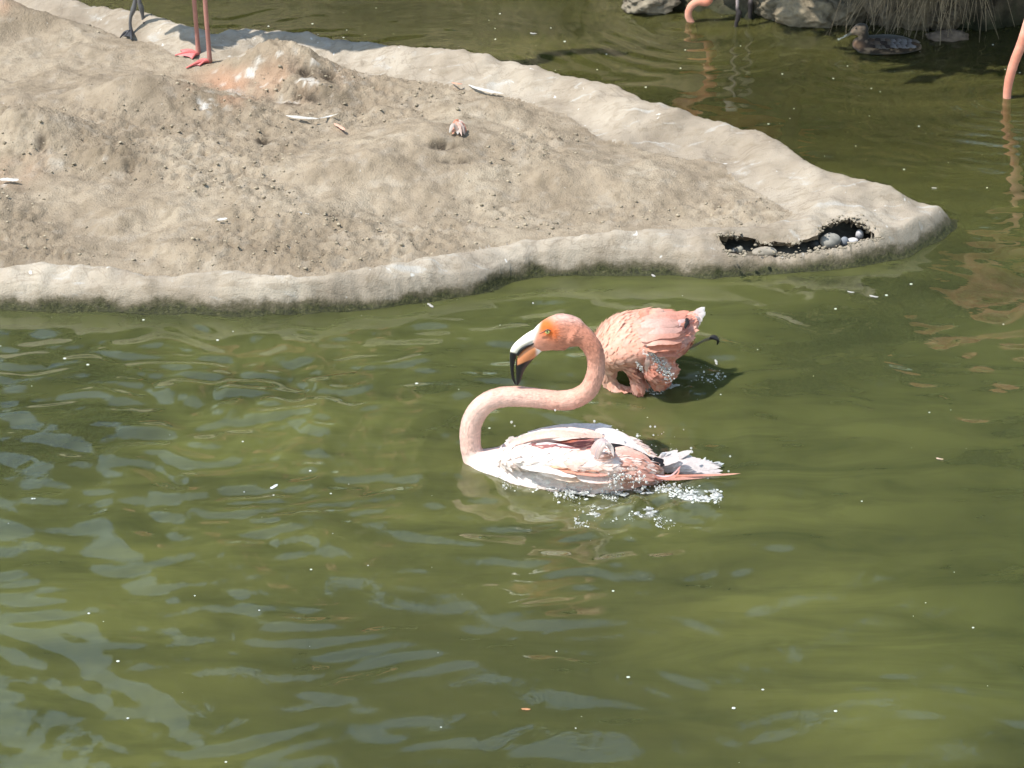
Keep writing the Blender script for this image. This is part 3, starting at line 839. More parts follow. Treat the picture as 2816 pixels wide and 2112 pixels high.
oc = np.exp(-(((zx - 715) / 48) ** 2 + ((zy - 232) / 52) ** 2))[:, None] + .55 * np.exp(-(((zx - 760) / 40) ** 2 + ((zy - 285) / 45) ** 2))[:, None]
oc = np.clip(oc * 1.3, 0, 1)
nkc = nkc * (1 - oc) + orange * oc
lor = (sstep(26, -12, (zx - 655) - (250 - zy) * .35) * sstep(820, 700, zx) * sstep(420, 380, zy))[:, None]
nkc = nkc * (1 - lor) + np.array([.60, .58, .53]) * lor
flk = sstep(-.1, .3, fbm(v[:, 0] * .5, v[:, 2] * 2, 30, 821, 3))[:, None]
bc = white * (1 - .22 * flk) + np.array([.74, .48, .36]) * .22 * flk
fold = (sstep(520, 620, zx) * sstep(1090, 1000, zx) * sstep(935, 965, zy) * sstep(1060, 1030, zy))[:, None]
bc = bc * (1 - fold) + np.array([.36, .12, .11]) * fold  # dark mauve: rosy underwing with the shade of the crease painted in
rear = (sstep(1120, 1220, zx) * sstep(1060, 1120, zy))[:, None]
bc = bc * (1 - .6 * rear) + np.array([.62, .30, .22]) * .6 * rear
c1 = nkc * (1 - body_m[:, None]) + bc * body_m[:, None]
set_col(me1, c1)
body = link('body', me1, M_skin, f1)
# eye
YE = YH - .0225
def ell(c, r, base=ICO2): return base[0] * np.array(r) + np.array(c), base[1]
e = P1(724, 266, Y=YE)
vv_, ff_ = ell(e, (.0052, .004, .0047)); eye_ = link('eye', make_mesh('eye', vv_, ff_), mat_plain('iris_yellow', (.62, .60, .20), .15, .7, 50, .05, 0), f1)
p = P1(722, 266, Y=YE - .0038); vv_, ff_ = ell(p, (.0019, .0012, .0019)); link('pupil', make_mesh('pupil', vv_, ff_), mat_plain('pupil_black', (.01, .01, .01), .1, .7, 50, .05, 0), eye_)
v_, f_ = loft([tuple(P1(672, 280, Y=YE + .002)), tuple(P1(698, 268, Y=YE - .001)), tuple(P1(722, 252, Y=YE - .002)), tuple(P1(748, 262, Y=YE - .001))], [.001, .0014, .0016, .001], [.0008, .0012, .0014, .001], 14, 8)
link('eyelid', make_mesh('eyelid', v_, f_, np.tile([.16, .06, .04], (len(v_), 1))), M_bill, f1)
# bill
def bill(name, st, colf, parent, nr=70):
    P = [tuple(P1(a, b_, Y=YH)) for a, b_, *_ in st]
    V_, F_ = loft(P, [d * m1 for *_, d in st], [c * m1 for _, _, c, d in st], nr, 32)
    qx, qy = proj(V_); qx, qy = (qx - 1200) / ZS, (qy - 800) / ZS
    return link(name, make_mesh(name, V_, F_, colf(qx, qy)), M_bill, parent)
def cu(qx, qy):
    cream = np.array([.80, .74, .62]); wht = np.array([.84, .83, .78]); blk = np.array([.012, .011, .012])
    k = sstep(520, 640, qx)[:, None]
    c = cream * (1 - k) + wht * k
    b_ = sstep(-5, 5, qy - 398 - .28 * (qx - 490))[:, None]
    ln = np.exp(-((qy - (352 - .52 * (qx - 575) + 0.0008 * (qx - 575) ** 2)) / 5.0) ** 2)[:, None] * sstep(535, 560, qx)[:, None] * sstep(650, 620, qx)[:, None]
    c = c * (1 - .7 * ln) + np.array([.30, .22, .14]) * .7 * ln
    return c * (1 - b_) + blk * b_
bill('upper_bill', [(712, 285, 44, 36), (660, 292, 46, 34), (612, 312, 42, 31), (568, 338, 36, 28), (532, 366, 32, 24), (508, 398, 27, 19), (497, 440, 19, 15), (494, 490, 13, 12), (496, 540, 10, 9), (504, 580, 8, 7), (517, 610, 5, 5)], cu, f1)
def cl(qx, qy):
    wht = np.array([.80, .77, .72]); org = np.array([.52, .20, .085]); blk = np.array([.012, .011, .012])
    k = (sstep(668, 640, qx) * sstep(335, 372, qy))[:, None]
    c = wht * (1 - k) + org * k
    b1_ = sstep(-4, 5, (qy - 470) - .42 * (qx - 560) * -1 - 0 * qx)[:, None]      # tip
    b2_ = sstep(5, -4, qx - (527 + np.maximum(0, 400 - qy) * .9))[:, None]
    b3_ = sstep(4, -4, (qy - 352) + (qx - 630) * .55)[:, None] * sstep(660, 640, qx)[:, None]
    b_ = np.maximum(np.maximum(b1_ * sstep(455, 475, qy - (560 - qx) * .35)[:, None], b2_), b3_)
    return c * (1 - b_) + blk * b_
bill('lower_bill', [(690, 345, 34, 32), (652, 368, 42, 33), (612, 398, 47, 32), (578, 434, 47, 30), (556, 478, 38, 26), (546, 520, 26, 19), (539, 560, 18, 13), (533, 592, 12, 9), (528, 612, 6, 6)], cl, f1)
v_, f_ = loft([tuple(P1(660, 330, Y=YH - .0098)), tuple(P1(625, 345, Y=YH - .0098)), tuple(P1(585, 362, Y=YH - .0092)), tuple(P1(550, 388, Y=YH - .0082)), tuple(P1(528, 420, Y=YH - .0062))], [.0012, .002, .0024, .0026, .002], [.0014, .0022, .0028, .0036, .003], 20, 8)
link('mouth_line', make_mesh('mouth_line', v_, f_, np.tile([.012, .011, .011], (len(v_), 1))), M_bill, f1)

# contour feathers on the body
def bcol1(p):
    qx, qy = proj(p); qx, qy = (qx - 1200) / ZS, (qy - 800) / ZS
    k = .5 + .5 * math.sin(qx * .021 + qy * .05) * math.cos(qy * .031 - qx * .008)
    k = max(0, k) ** 3 * max(0, min(1, (qx - 600) / 400))
    if qx > 1150 and qy > 1070 and random.random() < .6: return (.66, .36, .28)
    if 540 < qx < 1060 and 940 < qy < 1030: return (.42, .18, .17)  # feathers in the fold: rosy, with its shade in the colour
    return lerp(lerp(white, (.80, .56, .48), .45 * random.random() ** 2 + (.25 if qx > 800 else 0)), (.72, .36, .22), k * .85)
def selb(v, nn):
    qx, qy = proj(v); qx, qy = (qx - 1200) / ZS, (qy - 800) / ZS
    return (v[:, 2] > -.01) & (qx > 330 + 40 * np.sin(qy * .11)) & (qx < 1420) & (qy > 940) & ((qx > 420) | (qy > 1060))
scatter_feathers(me1, 1900, selb, lambda p: (1, .02, -.10), .026, .011, bcol1, .05, 5).build('contour_feathers', M_feather, f1)['kind'] = 'stuff'
# fine down on the neck
def seln(v, nn):
    qx, qy = proj(v); qx, qy = (qx - 1200) / ZS, (qy - 800) / ZS
    return (v[:, 2] > .01) & ((qy < 1060)) & ~((qx > 310) & (qy > 940)) & ~((qx < 760) & (qy < 430))
nv = np.array([list(p) for p in catmull([tuple(p) for p in neckP], 80)])
def ndir(p):
    i = int(np.argmin(((nv - np.asarray(p)) ** 2).sum(1))); i = min(max(i, 1), 78)
    return -(nv[i + 1] - nv[i - 1]) / np.linalg.norm(nv[i + 1] - nv[i - 1])
vcol = c1.copy(); vpos = v.copy()
from mathutils.kdtree import KDTree
kd = KDTree(len(vpos))
for i, q in enumerate(vpos): kd.insert(q, i)
kd.balance()
scatter_feathers(me1, 6500, seln, ndir, .0075, .0032, lambda p: np.clip(vcol[kd.find(p)[1]] * random.uniform(.88, 1.12), 0, .88), .16, 6, 2).build('neck_down', M_skin, f1)['kind'] = 'stuff'

# long wing / back feathers, measured on the photograph
UPN = (0, -.55, .83)
lil = (.62, .53, .56); wh = (.88, .79, .75); pk = (.66, .32, .26); sal = (.58, .18, .11); pch = (.70, .44, .28); blk = (.02, .018, .02)
wingF = [  # points (zx, zy, dy), width, colours, normal
    # far wing ridge: a shelf of vanes over the dark fold
    ([(455, 1003, .0), (600, 952, -.018), (740, 930, -.028), (880, 932, -.028), (1060, 962, -.020)], .013, (.74, .50, .44), (.74, .50, .42)),
    ([(500, 982, .01), (660, 938, .0), (820, 920, -.008), (980, 924, -.006), (1110, 945, 0)], .018, wh, (.74, .52, .44)),
    ([(560, 965, .03), (740, 930, .03), (900, 908, .035), (1080, 905, .04), (1160, 884, .04)], .034, wh, wh),
    ([(640, 955, .04), (820, 918, .05), (1000, 905, .055), (1140, 893, .06)], .034, lil, wh),
    ([(800, 925, .05), (950, 908, .06), (1080, 900, .065), (1168, 903, .07)], .026, wh, wh),
    ([(900, 925, .03), (1030, 915, .03), (1110, 900, .035), (1150, 872, .04)], .016, wh, wh),
    # inner vanes deep in the fold, coloured darker for its shade
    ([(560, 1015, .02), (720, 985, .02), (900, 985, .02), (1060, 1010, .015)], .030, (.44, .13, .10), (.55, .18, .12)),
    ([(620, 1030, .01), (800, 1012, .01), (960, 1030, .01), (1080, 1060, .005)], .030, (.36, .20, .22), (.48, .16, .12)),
    # near wing coverts and tertials
    ([(450, 1060, -0.040), (600, 1034, -0.056), (780, 1040, -0.064), (940, 1075, -0.068), (1030, 1100, -0.070)], .028, wh, lil),
    ([(440, 1090, -0.048), (620, 1062, -0.070), (840, 1075, -0.082), (1060, 1112, -0.086)], .034, wh, (.72, .60, .54)),
    ([(620, 1075, -0.082), (800, 1085, -0.090), (960, 1105, -0.094), (1130, 1120, -0.092)], .028, wh, pch),
    ([(700, 1110, -0.092), (860, 1110, -0.098), (1000, 1130, -0.100), (1130, 1150, -0.096)], .024, pch, (0.70, 0.33, 0.23)),
    ([(760, 1135, -0.096), (880, 1140, -0.101), (1010, 1165, -0.102), (1130, 1175, -0.098)], .022, (0.69, 0.29, 0.19), pk),
    ([(560, 1120, -0.086), (700, 1130, -0.096), (840, 1165, -0.102), (980, 1195, -0.102)], .030, wh, wh),
    ([(640, 1150, -0.092), (760, 1165, -0.098), (880, 1200, -0.102), (1020, 1225, -0.100)], .026, wh, pch),
    ([(900, 1180, -0.100), (1000, 1205, -0.101), (1100, 1215, -0.098), (1190, 1215, -0.094)], .022, wh, (0.70, 0.49, 0.42)),
    # back, running down to the tail
    ([(1010, 940, .01), (1130, 945, .01), (1260, 1000, .01), (1370, 1070, .01)], .034, wh, (0.74, 0.69, 0.67)),
    ([(1060, 950, .03), (1180, 960, .03), (1300, 1020, .03), (1420, 1095, .025)], .030, pk, wh),
    ([(1080, 965, -.01), (1200, 985, -.012), (1310, 1045, -.012), (1400, 1100, -.012)], .032, wh, wh),
    ([(1120, 1010, -.03), (1230, 1040, -.03), (1340, 1085, -.028), (1430, 1125, -.02)], .022, blk, blk),
    ([(1240, 1040, -.022), (1350, 1085, -.02), (1450, 1115, -.015), (1530, 1150, -.01)], .015, blk, blk),
    ([(1290, 1030, .0), (1380, 1080, .0), (1470, 1115, -.002), (1560, 1160, -.004)], .012, blk, (.05, .045, .05)),
    ([(1150, 1050, -.05), (1260, 1075, -.05), (1360, 1110, -.045), (1430, 1145, -.03)], .034, (0.70, 0.48, 0.41), (0.70, 0.41, 0.33)),
    ([(1160, 1090, -.065), (1270, 1105, -.064), (1360, 1130, -.055), (1430, 1160, -.04)], .034, (0.69, 0.42, 0.35), (0.67, 0.31, 0.24)),
    ([(1150, 1130, -.078), (1260, 1140, -.074), (1350, 1160, -.062), (1440, 1185, -.045)], .034, (0.70, 0.46, 0.38), (0.67, 0.30, 0.23)),
    ([(1160, 1170, -.082), (1270, 1175, -.076), (1360, 1190, -.064), (1440, 1210, -.05)], .032, (0.69, 0.41, 0.32), (0.67, 0.34, 0.27)),
    # long pink plumes under the tail
    ([(1400, 1195, -.03), (1560, 1205, -.03), (1780, 1200, -.02), (1985, 1192, -.015)], .0048, (0.64, 0.23, 0.15), (0.66, 0.34, 0.27)),
    ([(1400, 1215, -.045), (1520, 1225, -.045), (1640, 1222, -.03), (1760, 1215, -.02)], .007, (0.66, 0.24, 0.18), (0.69, 0.41, 0.33)),
    ([(1420, 1200, -.05), (1500, 1210, -.055), (1560, 1180, -.055), (1592, 1140, -.05)], .0038, lil, (0.56, 0.26, 0.23)),
    ([(1430, 1215, -.055), (1520, 1225, -.06), (1575, 1190, -.06), (1582, 1165, -.055)], .0035, (0.66, 0.27, 0.22), (0.66, 0.29, 0.22)),
]
def feather_group(P, w_, a_, b_, PF, parent, seg, nrm, name='long_feather', step=.0085):
    """a band of the wing as several narrow overlapping vanes"""
    k_ = max(1, round(w_ / step)); pts = [np.array(PF(*q)) for q in P]
    T = pts[-1] - pts[0]; T /= np.linalg.norm(T); sd = np.cross(T, np.array(nrm)); sd /= np.linalg.norm(sd)
    for i_ in range(k_):
        o_ = ((i_ + .5) / k_ - .5) * w_ * .9
        t0, t1 = (random.uniform(0, .12), random.uniform(.80, 1.04)) if k_ > 1 else (0, 1)
        path = catmull(pts, 24); a0, a1 = int(t0 * 23), min(23, int(t1 * 23))
        sub = [path[int(q)] for q in np.linspace(a0, a1, 5)]
        sub = [q + sd * o_ * (1 - .25 * k2 / 4) + np.array([0, -.0012 * (i_ % 2), .0012 * math.sin(i_ * 2.1)]) + rng.normal(0, .0009, 3) for k2, q in enumerate(sub)]
        f1_, f2_ = random.uniform(.92, 1.08), random.uniform(.88, 1.1)
        V_, F_, C_ = ribbon(sub, min(w_ / k_ * 2.0, w_), nrm, np.clip(np.array(a_) * f1_, 0, .9), np.clip(np.array(b_) * f2_, 0, .9), seg, .13, .35)
        link(name, make_mesh(name, V_, F_, C_), M_feather, parent)
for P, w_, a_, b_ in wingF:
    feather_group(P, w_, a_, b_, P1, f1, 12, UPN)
# wing edge that curls over at the elbow
for k in range(12):
    q = k * 5.5 + random.uniform(-6, 6); e_ = -.070 - .003 * k
    V_, F_, C_ = ribbon([tuple(P1(995 + q * .9, 1100, e_)), tuple(P1(1022 + q * .9, 1035 - q * .1, e_ - .004)), tuple(P1(1062 + q * .7, 982 + q * .25, e_ - .002)), tuple(P1(1108 + q * .5, 985 + q * .5, e_ + .004)), tuple(P1(1140 + q * .25, 1050 + q * .5, e_ + .002))], random.uniform(.005, .009), (0, -.9, .4), random.choice([wh, lil, (.80, .62, .56)]), random.choice([wh, lil]), 10, .12, .35)
    link('covert_feather', make_mesh('covert_feather', V_, F_, C_), M_feather, f1)
# ruffled tuft on the shoulder
for k in range(16):
    a = 470 + k * 8 + random.uniform(-8, 8); hgt = (55 + 25 * random.random()) * (1.25 if 10 < k < 13 else .8)
    V_, F_, C_ = ribbon([tuple(P1(a, 1010, random.uniform(-.01, .03))), tuple(P1(a + 4, 985, .01)), tuple(P1(a + 10 + random.uniform(-6, 16), 1010 - hgt, .012))], .016, (0, -1, .1), wh, wh, 6, .25, .2)
    link('tuft_feather', make_mesh('tuft_feather', V_, F_, C_), M_feather, f1)
# tail fan
tips = [(1545, 1045), (1575, 1038), (1600, 1055), (1640, 1060), (1668, 1040), (1690, 1085), (1725, 1092), (1760, 1105), (1800, 1118), (1830, 1135), (1856, 1150), (1868, 1172), (1862, 1192), (1800, 1190), (1740, 1180), (1680, 1150), (1640, 1110), (1590, 1090)]
tips = tips + [(a - 18 + random.uniform(-16, 16), b_ + 10 + random.uniform(-10, 10)) for a, b_ in tips]
for k, (a, b_) in enumerate(tips):
    dyt = .05 - .004 * (k % 18)
    V_, F_, C_ = ribbon([tuple(P1(1400, 1150, .01)), tuple(P1(lerp(1400, a, .45).item(), lerp(1150, b_, .42).item() - 8, dyt * .6)), tuple(P1(a, b_, dyt))], random.uniform(.012, .018), UPN, (0.56, 0.49, 0.47), (0.64, 0.57, 0.55), 12, .16, .25)
    link('tail_feather', make_mesh('tail_feather', V_, F_, C_), M_feather, f1)
acc = Acc()
for k in range(260):
    a = random.uniform(1450, 1840); b_ = lerp(1085, 1150, (a - 1450) / 390).item() + random.uniform(-28, 30)
    an = random.uniform(-.9, .35); L_ = random.uniform(18, 42)
    acc.add(*ribbon([tuple(P1(a, b_, .03)), tuple(P1(a + L_ * .5 * math.cos(an), b_ + L_ * .5 * math.sin(an), .035)), tuple(P1(a + L_ * math.cos(an), b_ + L_ * math.sin(an), .04))], .0035, UPN, (0.62, 0.56, 0.54), (0.67, 0.71, 0.72), 3, .2, .2))
acc.build('tail_down', M_feather, f1)['kind'] = 'stuff'

# ==================================================================== FLAMINGO 2 (dipping, behind)
Z2 = .1808
def P2(a, b_, dy=0.0): return W(1600 + Z2 * a, 820 + Z2 * b_, b2y + dy)
b2y = G(1760, 1046).y
m2 = Z2 / 1180.0
f2 = empty('flamingo', (G(1760, 1046).x, b2y, 0), 'salmon pink flamingo dipping head and neck in splashing water, white tail raised', 'flamingo', 'flamingos in and around the pond')
b2s = [(300, 1000, 60, .02), (330, 880, 190, .05), (430, 770, 290, .075), (620, 660, 335, .09), (850, 600, 315, .10), (1100, 590, 310, .105), (1320, 560, 290, .095), (1480, 500, 235, .075), (1600, 420, 165, .05), (1700, 330, 100, .03), (1760, 270, 50, .012)]
body2 = loft([tuple(P2(a, b_)) for a, b_, *_ in b2s], [d for *_, d in b2s], [c * m2 for *_, c, d in b2s], 50, 36)
nk2 = loft([tuple(P2(a, b_, c)) for a, b_, c in ((500, 860, -.01), (420, 1020, -.02), (400, 1190, -.02), (480, 1330, -.03), (640, 1400, -.04), (820, 1420, -.05))], [.030, .024, .018, .014, .012, .010], [.034, .025, .018, .013, .010, .008], 24, 18)
nk3 = loft([tuple(P2(a, b_, -.06)) for a, b_ in ((620, 850), (680, 950), (730, 1060), (790, 1170), (845, 1280), (880, 1400))], [.012, .017, .016, .015, .017, .012], [.010, .017, .015, .013, .017, .012], 24, 18)
lump2 = loft([tuple(P2(a, b_, -.075)) for a, b_ in ((980, 700), (1060, 850), (1130, 1000), (1180, 1130), (1200, 1280))], [.018, .028, .034, .034, .02], [.014, .024, .033, .036, .026], 24, 20)
me2 = fuse([body2, nk2, nk3, lump2], .0048, 5)
v, nn = mesh_np(me2); px, py = proj(v); qx, qy = (px - 1600) / Z2, (py - 820) / Z2
fl = fbm(v[:, 0] + v[:, 1] * .6, v[:, 2], 70, 901, 3, .6)
set_co(me2, v + nn * (fl * .0012)[:, None])
k = sstep(500, 1150, qx + qy * .15)[:, None]
c2 = np.array([0.70, 0.45, 0.31]) * (1 - k) + np.array([0.67, 0.30, 0.22]) * k
mt = sstep(-.2, .3, fbm(v[:, 0], v[:, 2], 26, 911, 3))[:, None]
c2 = c2 * (1 - .25 * mt) + np.array([0.72, 0.54, 0.45]) * .25 * mt
set_col(me2, c2); link('body', me2, M_skin, f2)
def bcol2(p):
    a, b_ = proj(p); a, b_ = (a - 1600) / Z2, (b_ - 820) / Z2
    t = max(0, min(1, (a + b_ * .15 - 500) / 650)); u = random.random()
    return lerp(lerp((.77, .44, .32), (.68, .27, .19), t), (0.74, 0.57, 0.49), u * .45)
scatter_feathers(me2, 1900, lambda v, nn: (v[:, 2] > .005) & (nn[:, 1] < .35) & (((proj(v)[0] - 1600) / Z2) < 1600) & (((proj(v)[1] - 820) / Z2) < 1450), lambda p: (1, 0, .28) if p[2] > .045 else (.15, 0, -1), .026, .013, bcol2, .03, 15).build('contour_feathers', M_feather, f2)['kind'] = 'stuff'
for k in range(34):
    a = 1000 + 230 * random.random(); e_ = a - 10 + random.uniform(-30, 150); y0_ = 720 + (a - 1000) * .7
    V_, F_, C_ = ribbon([tuple(P2(a, y0_, -.10)), tuple(P2((a + e_) / 2 + 15, (y0_ + 1200) / 2, -.112)), tuple(P2(e_, 1180 + random.uniform(-90, 120), -.098))], random.uniform(.008, .014), (0, -.9, .4), (.66, .38, .30), random.choice([(.56, .24, .17), (.72, .6, .54)]), 7, .3, .3)
    link('wet_feather', make_mesh('wet_feather', V_, F_, C_), M_feather, f2)
wing2 = [
    ([(850, 300, 0), (1000, 260, .0), (1120, 270, .01)], .030, (0.67, 0.23, 0.15), (0.72, 0.41, 0.32)),
    ([(1000, 270, 0), (1130, 225, 0), (1290, 215, .01)], .022, (0.67, 0.33, 0.23), (0.72, 0.49, 0.40)),
    ([(1050, 300, 0), (1200, 250, 0), (1300, 235, .01)], .020, (0.67, 0.34, 0.26), (0.72, 0.50, 0.41)),
    ([(900, 380, -.06), (1200, 330, -.06), (1500, 300, -.04), (1700, 240, -.02)], .036, (0.69, 0.38, 0.31), (0.67, 0.30, 0.22)),
    ([(880, 470, -.09), (1150, 410, -.095), (1400, 400, -.08), (1560, 380, -.06)], .036, (0.70, 0.46, 0.40), (0.67, 0.38, 0.31)),
    ([(860, 560, -.10), (1100, 500, -.105), (1400, 480, -.09), (1600, 470, -.06)], .036, (0.69, 0.39, 0.32), (0.67, 0.31, 0.23)),
    ([(900, 650, -.108), (1150, 590, -.112), (1400, 580, -.095), (1600, 560, -.065)], .034, (0.70, 0.45, 0.37), (0.67, 0.31, 0.22)),
    ([(950, 720, -.108), (1200, 680, -.112), (1420, 690, -.095), (1560, 700, -.07)], .028, (0.67, 0.31, 0.22), (0.64, 0.23, 0.14)),
    ([(1050, 780, -.10), (1250, 770, -.105), (1420, 800, -.09), (1500, 850, -.07)], .028, (0.69, 0.34, 0.26), (0.64, 0.24, 0.17)),
    ([(1100, 850, -.09), (1250, 860, -.095), (1370, 910, -.085), (1400, 980, -.07)], .026, (0.66, 0.29, 0.20), (0.62, 0.23, 0.15)),
    ([(1430, 420, -.074), (1500, 360, -.072), (1570, 320, -.060)], .010, (.60, .42, .42), (.62, .45, .42)),
    ([(1600, 300, -.040), (1596, 370, -.050), (1580, 470, -.060)], .008, blk, blk),
    ([(1630, 310, -.036), (1622, 370, -.044), (1600, 440, -.054)], .006, blk, (.3, .12, .1)),
]
for P, w_, a_, b_ in wing2:
    feather_group(P, w_, a_, b_, P2, f2, 10, UPN)
for k, (a, b_) in enumerate([(1865, 140), (1850, 165), (1875, 215), (1850, 260), (1830, 320), (1800, 380), (1770, 440), (1730, 500), (1700, 550), (1720, 460), (1790, 300)]):
    V_, F_, C_ = ribbon([tuple(P2(1540, 400, .01)), tuple(P2(lerp(1600, a, .5).item(), lerp(370, b_, .5).item(), .0)), tuple(P2(a + 8, b_ - 6, -.004 * k))], .016, (0, -.9, .4), (0.69, 0.48, 0.42), (0.74, 0.72, 0.72), 9, .15, .25)
    link('tail_feather', make_mesh('tail_feather', V_, F_, C_), M_feather, f2)
v_, f_ = loft([tuple(P2(a, b_, .04)) for a, b_ in ((1560, 790), (1700, 730), (1850, 650), (1960, 610))], [.003, .003, .003, .004], [.003, .003, .003, .004], 16, 8)
link('leg', make_mesh('leg', v_, f_, np.tile([.17, .15, .09], (len(v_), 1))), M_leg, f2)
v_, f_ = loft([tuple(P2(a, b_, .04)) for a, b_ in ((1940, 612), (1985, 595), (2035, 600), (2070, 640), (2060, 700))], [.004, .008, .010, .006, .003], [.0025, .004, .004, .0035, .002], 14, 10)
link('foot', make_mesh('foot', v_, f_, np.tile([.015, .013, .013], (len(v_), 1))), M_leg, f2)

# ==================================================================== standing birds
def leg_mesh(P, r, col):
    v_, f_ = loft(P, r, r, 26, 10, (0, 1, 0))
    return make_mesh('leg', v_, f_, np.tile(col, (len(v_), 1)) * (1 + .3 * fbm(v_[:, 2], v_[:, 0], 60, 17, 3)[:, None]))
def web_foot(base, toes, zf, col, webcol, parent, joint_r=.006):
    acc = Acc(); b_ = np.array(base)
    tp = []
    for tx, ty in toes:
        p = G(tx, ty, zf); z = float(island_z(np.array([p.x]), np.array([p.y]))[0][0]) + .004
        tp.append(np.array([p.x, p.y, z]))
    root = b_ + np.array([0, 0, .004])
    for t in tp:
        v_, f_ = loft([root, (root + t) / 2 + np.array([0, 0, .006]), t], [joint_r, .0042, .0022], [joint_r * .8, .004, .0018], 12, 8, (0, 1, 0) if abs((t - root)[0]) > abs((t - root)[1]) else (1, 0, 0))
        acc.add(v_, f_, col)
    for a, c in zip(tp[:-1], tp[1:]):
        V = []; F = []
        n_ = 6
        for i in range(n_ + 1):
            t = i / n_
            A = root + (a - root) * t; C = root + (c - root) * t
            for j in range(4):
                s = j / 3; q = A * (1 - s) + C * s + np.array([0, 0, .0055 * math.sin(math.pi * t) + .0012])
                q = q - (q - root) * .22 * math.sin(math.pi * s) * t
                V.append(q)
        for i in range(n_):
            for j in range(3): F.append((i * 4 + j, i * 4 + j + 1, i * 4 + j + 5, i * 4 + j + 4))
        acc.add(V, F, webcol)
    return acc.build('foot', M_leg, parent)
def gz(px, py, z0=.08):
    p = G(px, py, z0)
    for _ in range(4):
        z0 = float(island_z(np.array([p.x]), np.array([p.y]))[0][0]); p = G(px, py, z0)
    return p
def wader_body(parent, c, L, rw, rh, neck, nr, col, tilt=.1, d=(1, 0), head=True, bill_=True, voxel=.008):
    """ellipsoid trunk, tapering tail, neck path; one continuous skin"""
    dx, dy = d
    pts = []; ra = []; rb = []
    for t, k in ((-.62, .06), (-.45, .35), (-.3, .7), (-.1, .95), (.1, 1), (.28, .85), (.42, .55), (.5, .2)):
        pts.append((c[0] + dx * L * t, c[1] + dy * L * t, c[2] + tilt * L * t)); ra.append(rw * k); rb.append(rh * k)
    side = (-dy, dx, 0)
    parts = [loft(pts, ra, rb, 36, 24, side)]
    if neck: parts.append(loft(neck, nr, nr, 50, 14, side))
    if neck and head:
        e = np.array(neck[-1]); q = np.array(neck[-2]); u_ = (e - q) / np.linalg.norm(e - q)
        parts.append(loft([e - u_ * .02, e, e + u_ * .035], [.018, .026, .014], [.02, .03, .016], 12, 14, side))
    me = fuse(parts, voxel, 4)
    v_, n_ = mesh_np(me); k = sstep(-.3, .3, fbm(v_[:, 0] + v_[:, 1], v_[:, 2], 18, 71, 3))[:, None]
    set_col(me, np.array(col) * (1 - .3 * k) + np.array([.88, .6, .48]) * .3 * k if col[0] > .5 else np.array(col) * (1 - .3 * k))
    b_ = link('body', me, M_skin, parent)
    scatter_feathers(me, 260, lambda v, nn: np.linalg.norm((v - np.array(c)) / np.array([L * .6, L * .6, rh * 1.3]), axis=1) < 1, lambda p: (-dx, -dy, -.2), .05, .028, lambda p: np.array(col) * random.uniform(.85, 1.12), .1, 25).build('contour_feathers', M_feather, parent)['kind'] = 'stuff'
    return b_
SAL = (.58, .21, .13)
# pink standing flamingo, only its legs in the frame
g1, g2 = gz(546, 152), gz(577, 172)
f3 = empty('flamingo', (g1.x, g1.y, g1.z), 'standing flamingo of which only two straight pink legs and webbed feet show', 'flamingo', 'flamingos in and around the pond')
f3_leg = []; f4_leg = []
for g_, dxt in ((g1, -.006), (g2, -.006)):
    hx = .055
    P = [(g_.x, g_.y, g_.z + .002), (g_.x - .001, g_.y, g_.z + .05), (g_.x - .004, g_.y, g_.z + .16), (g_.x - .006, g_.y, g_.z + .36), (g_.x - .006 + .0, g_.y + .02, g_.z + .40), (g_.x + hx, g_.y + .01, g_.z + .46), (g_.x + .05, g_.y - .05, g_.z + .56)]
    f3_leg.append(link('leg', leg_mesh(P, [.0075, .0062, .0062, .0065, .011, .008, .02], (.38, .18, .15)), M_leg, f3))
fc1 = (.55, .13, .12)
web_foot(g1, [(497, 146), (482, 160), (528, 169)], g1.z, fc1, (.66, .20, .19), f3_leg[0])
web_foot(g2, [(538, 166), (512, 184), (548, 181)], g2.z, fc1, (.66, .23, .21), f3_leg[1])
_t = G(1030, 98, .10) + sun_to * (.60 / sun_to.z); c_ = (_t.x, _t.y, _t.z)
wader_body(f3, c_, .46, .09, .10, [(c_[0] + .2, c_[1], c_[2] + .02), (c_[0] + .3, c_[1], c_[2] + .10), (c_[0] + .28, c_[1], c_[2] + .26), (c_[0] + .2, c_[1], c_[2] + .42), (c_[0] + .27, c_[1], c_[2] + .55), (c_[0] + .34, c_[1], c_[2] + .50)], [.045, .03, .024, .022, .022, .022], SAL, .06, (1, 0))
v_, f_ = loft([(c_[0] + .355, c_[1], c_[2] + .49), (c_[0] + .40, c_[1], c_[2] + .45), (c_[0] + .41, c_[1], c_[2] + .38)], [.014, .012, .004], [.018, .016, .004], 16, 12)
link('bill', make_mesh('bill', v_, f_, np.tile([.25, .18, .15], (len(v_), 1))), M_bill, f3)
# dark legged wader on the kerb
h1, h2 = gz(361, 88), gz(396, 84)
f4 = empty('wading_bird', (h1.x, h1.y, h1.z), 'bird with thin dark grey legs and blackish webbed feet standing on the kerb', 'bird')
s4 = 1 / 960.0
for g_, pts in ((h1, [(361, 88), (358, 66), (360, 45), (367, 25), (372, 0), (385, -60), (400, -150)]), (h2, [(396, 84), (394, 62), (392, 40), (388, 20), (383, 0), (388, -60), (402, -150)])):
    P = [tuple(W(a, b_ , g_.y)) for a, b_ in pts]
    f4_leg.append(link('leg', leg_mesh(P, [.006, .0045, .005, .0078, .0055, .006, .012], (.11, .11, .115)), M_leg, f4))
web_foot(h1, [(329, 87), (345, 94), (361, 105)], h1.z, (.03, .03, .035), (.035, .035, .04), f4_leg[0], .004)
web_foot(h2, [(398, 92), (420, 80), (440, 72)], h2.z, (.05, .05, .055), (.05, .05, .055), f4_leg[1], .004)
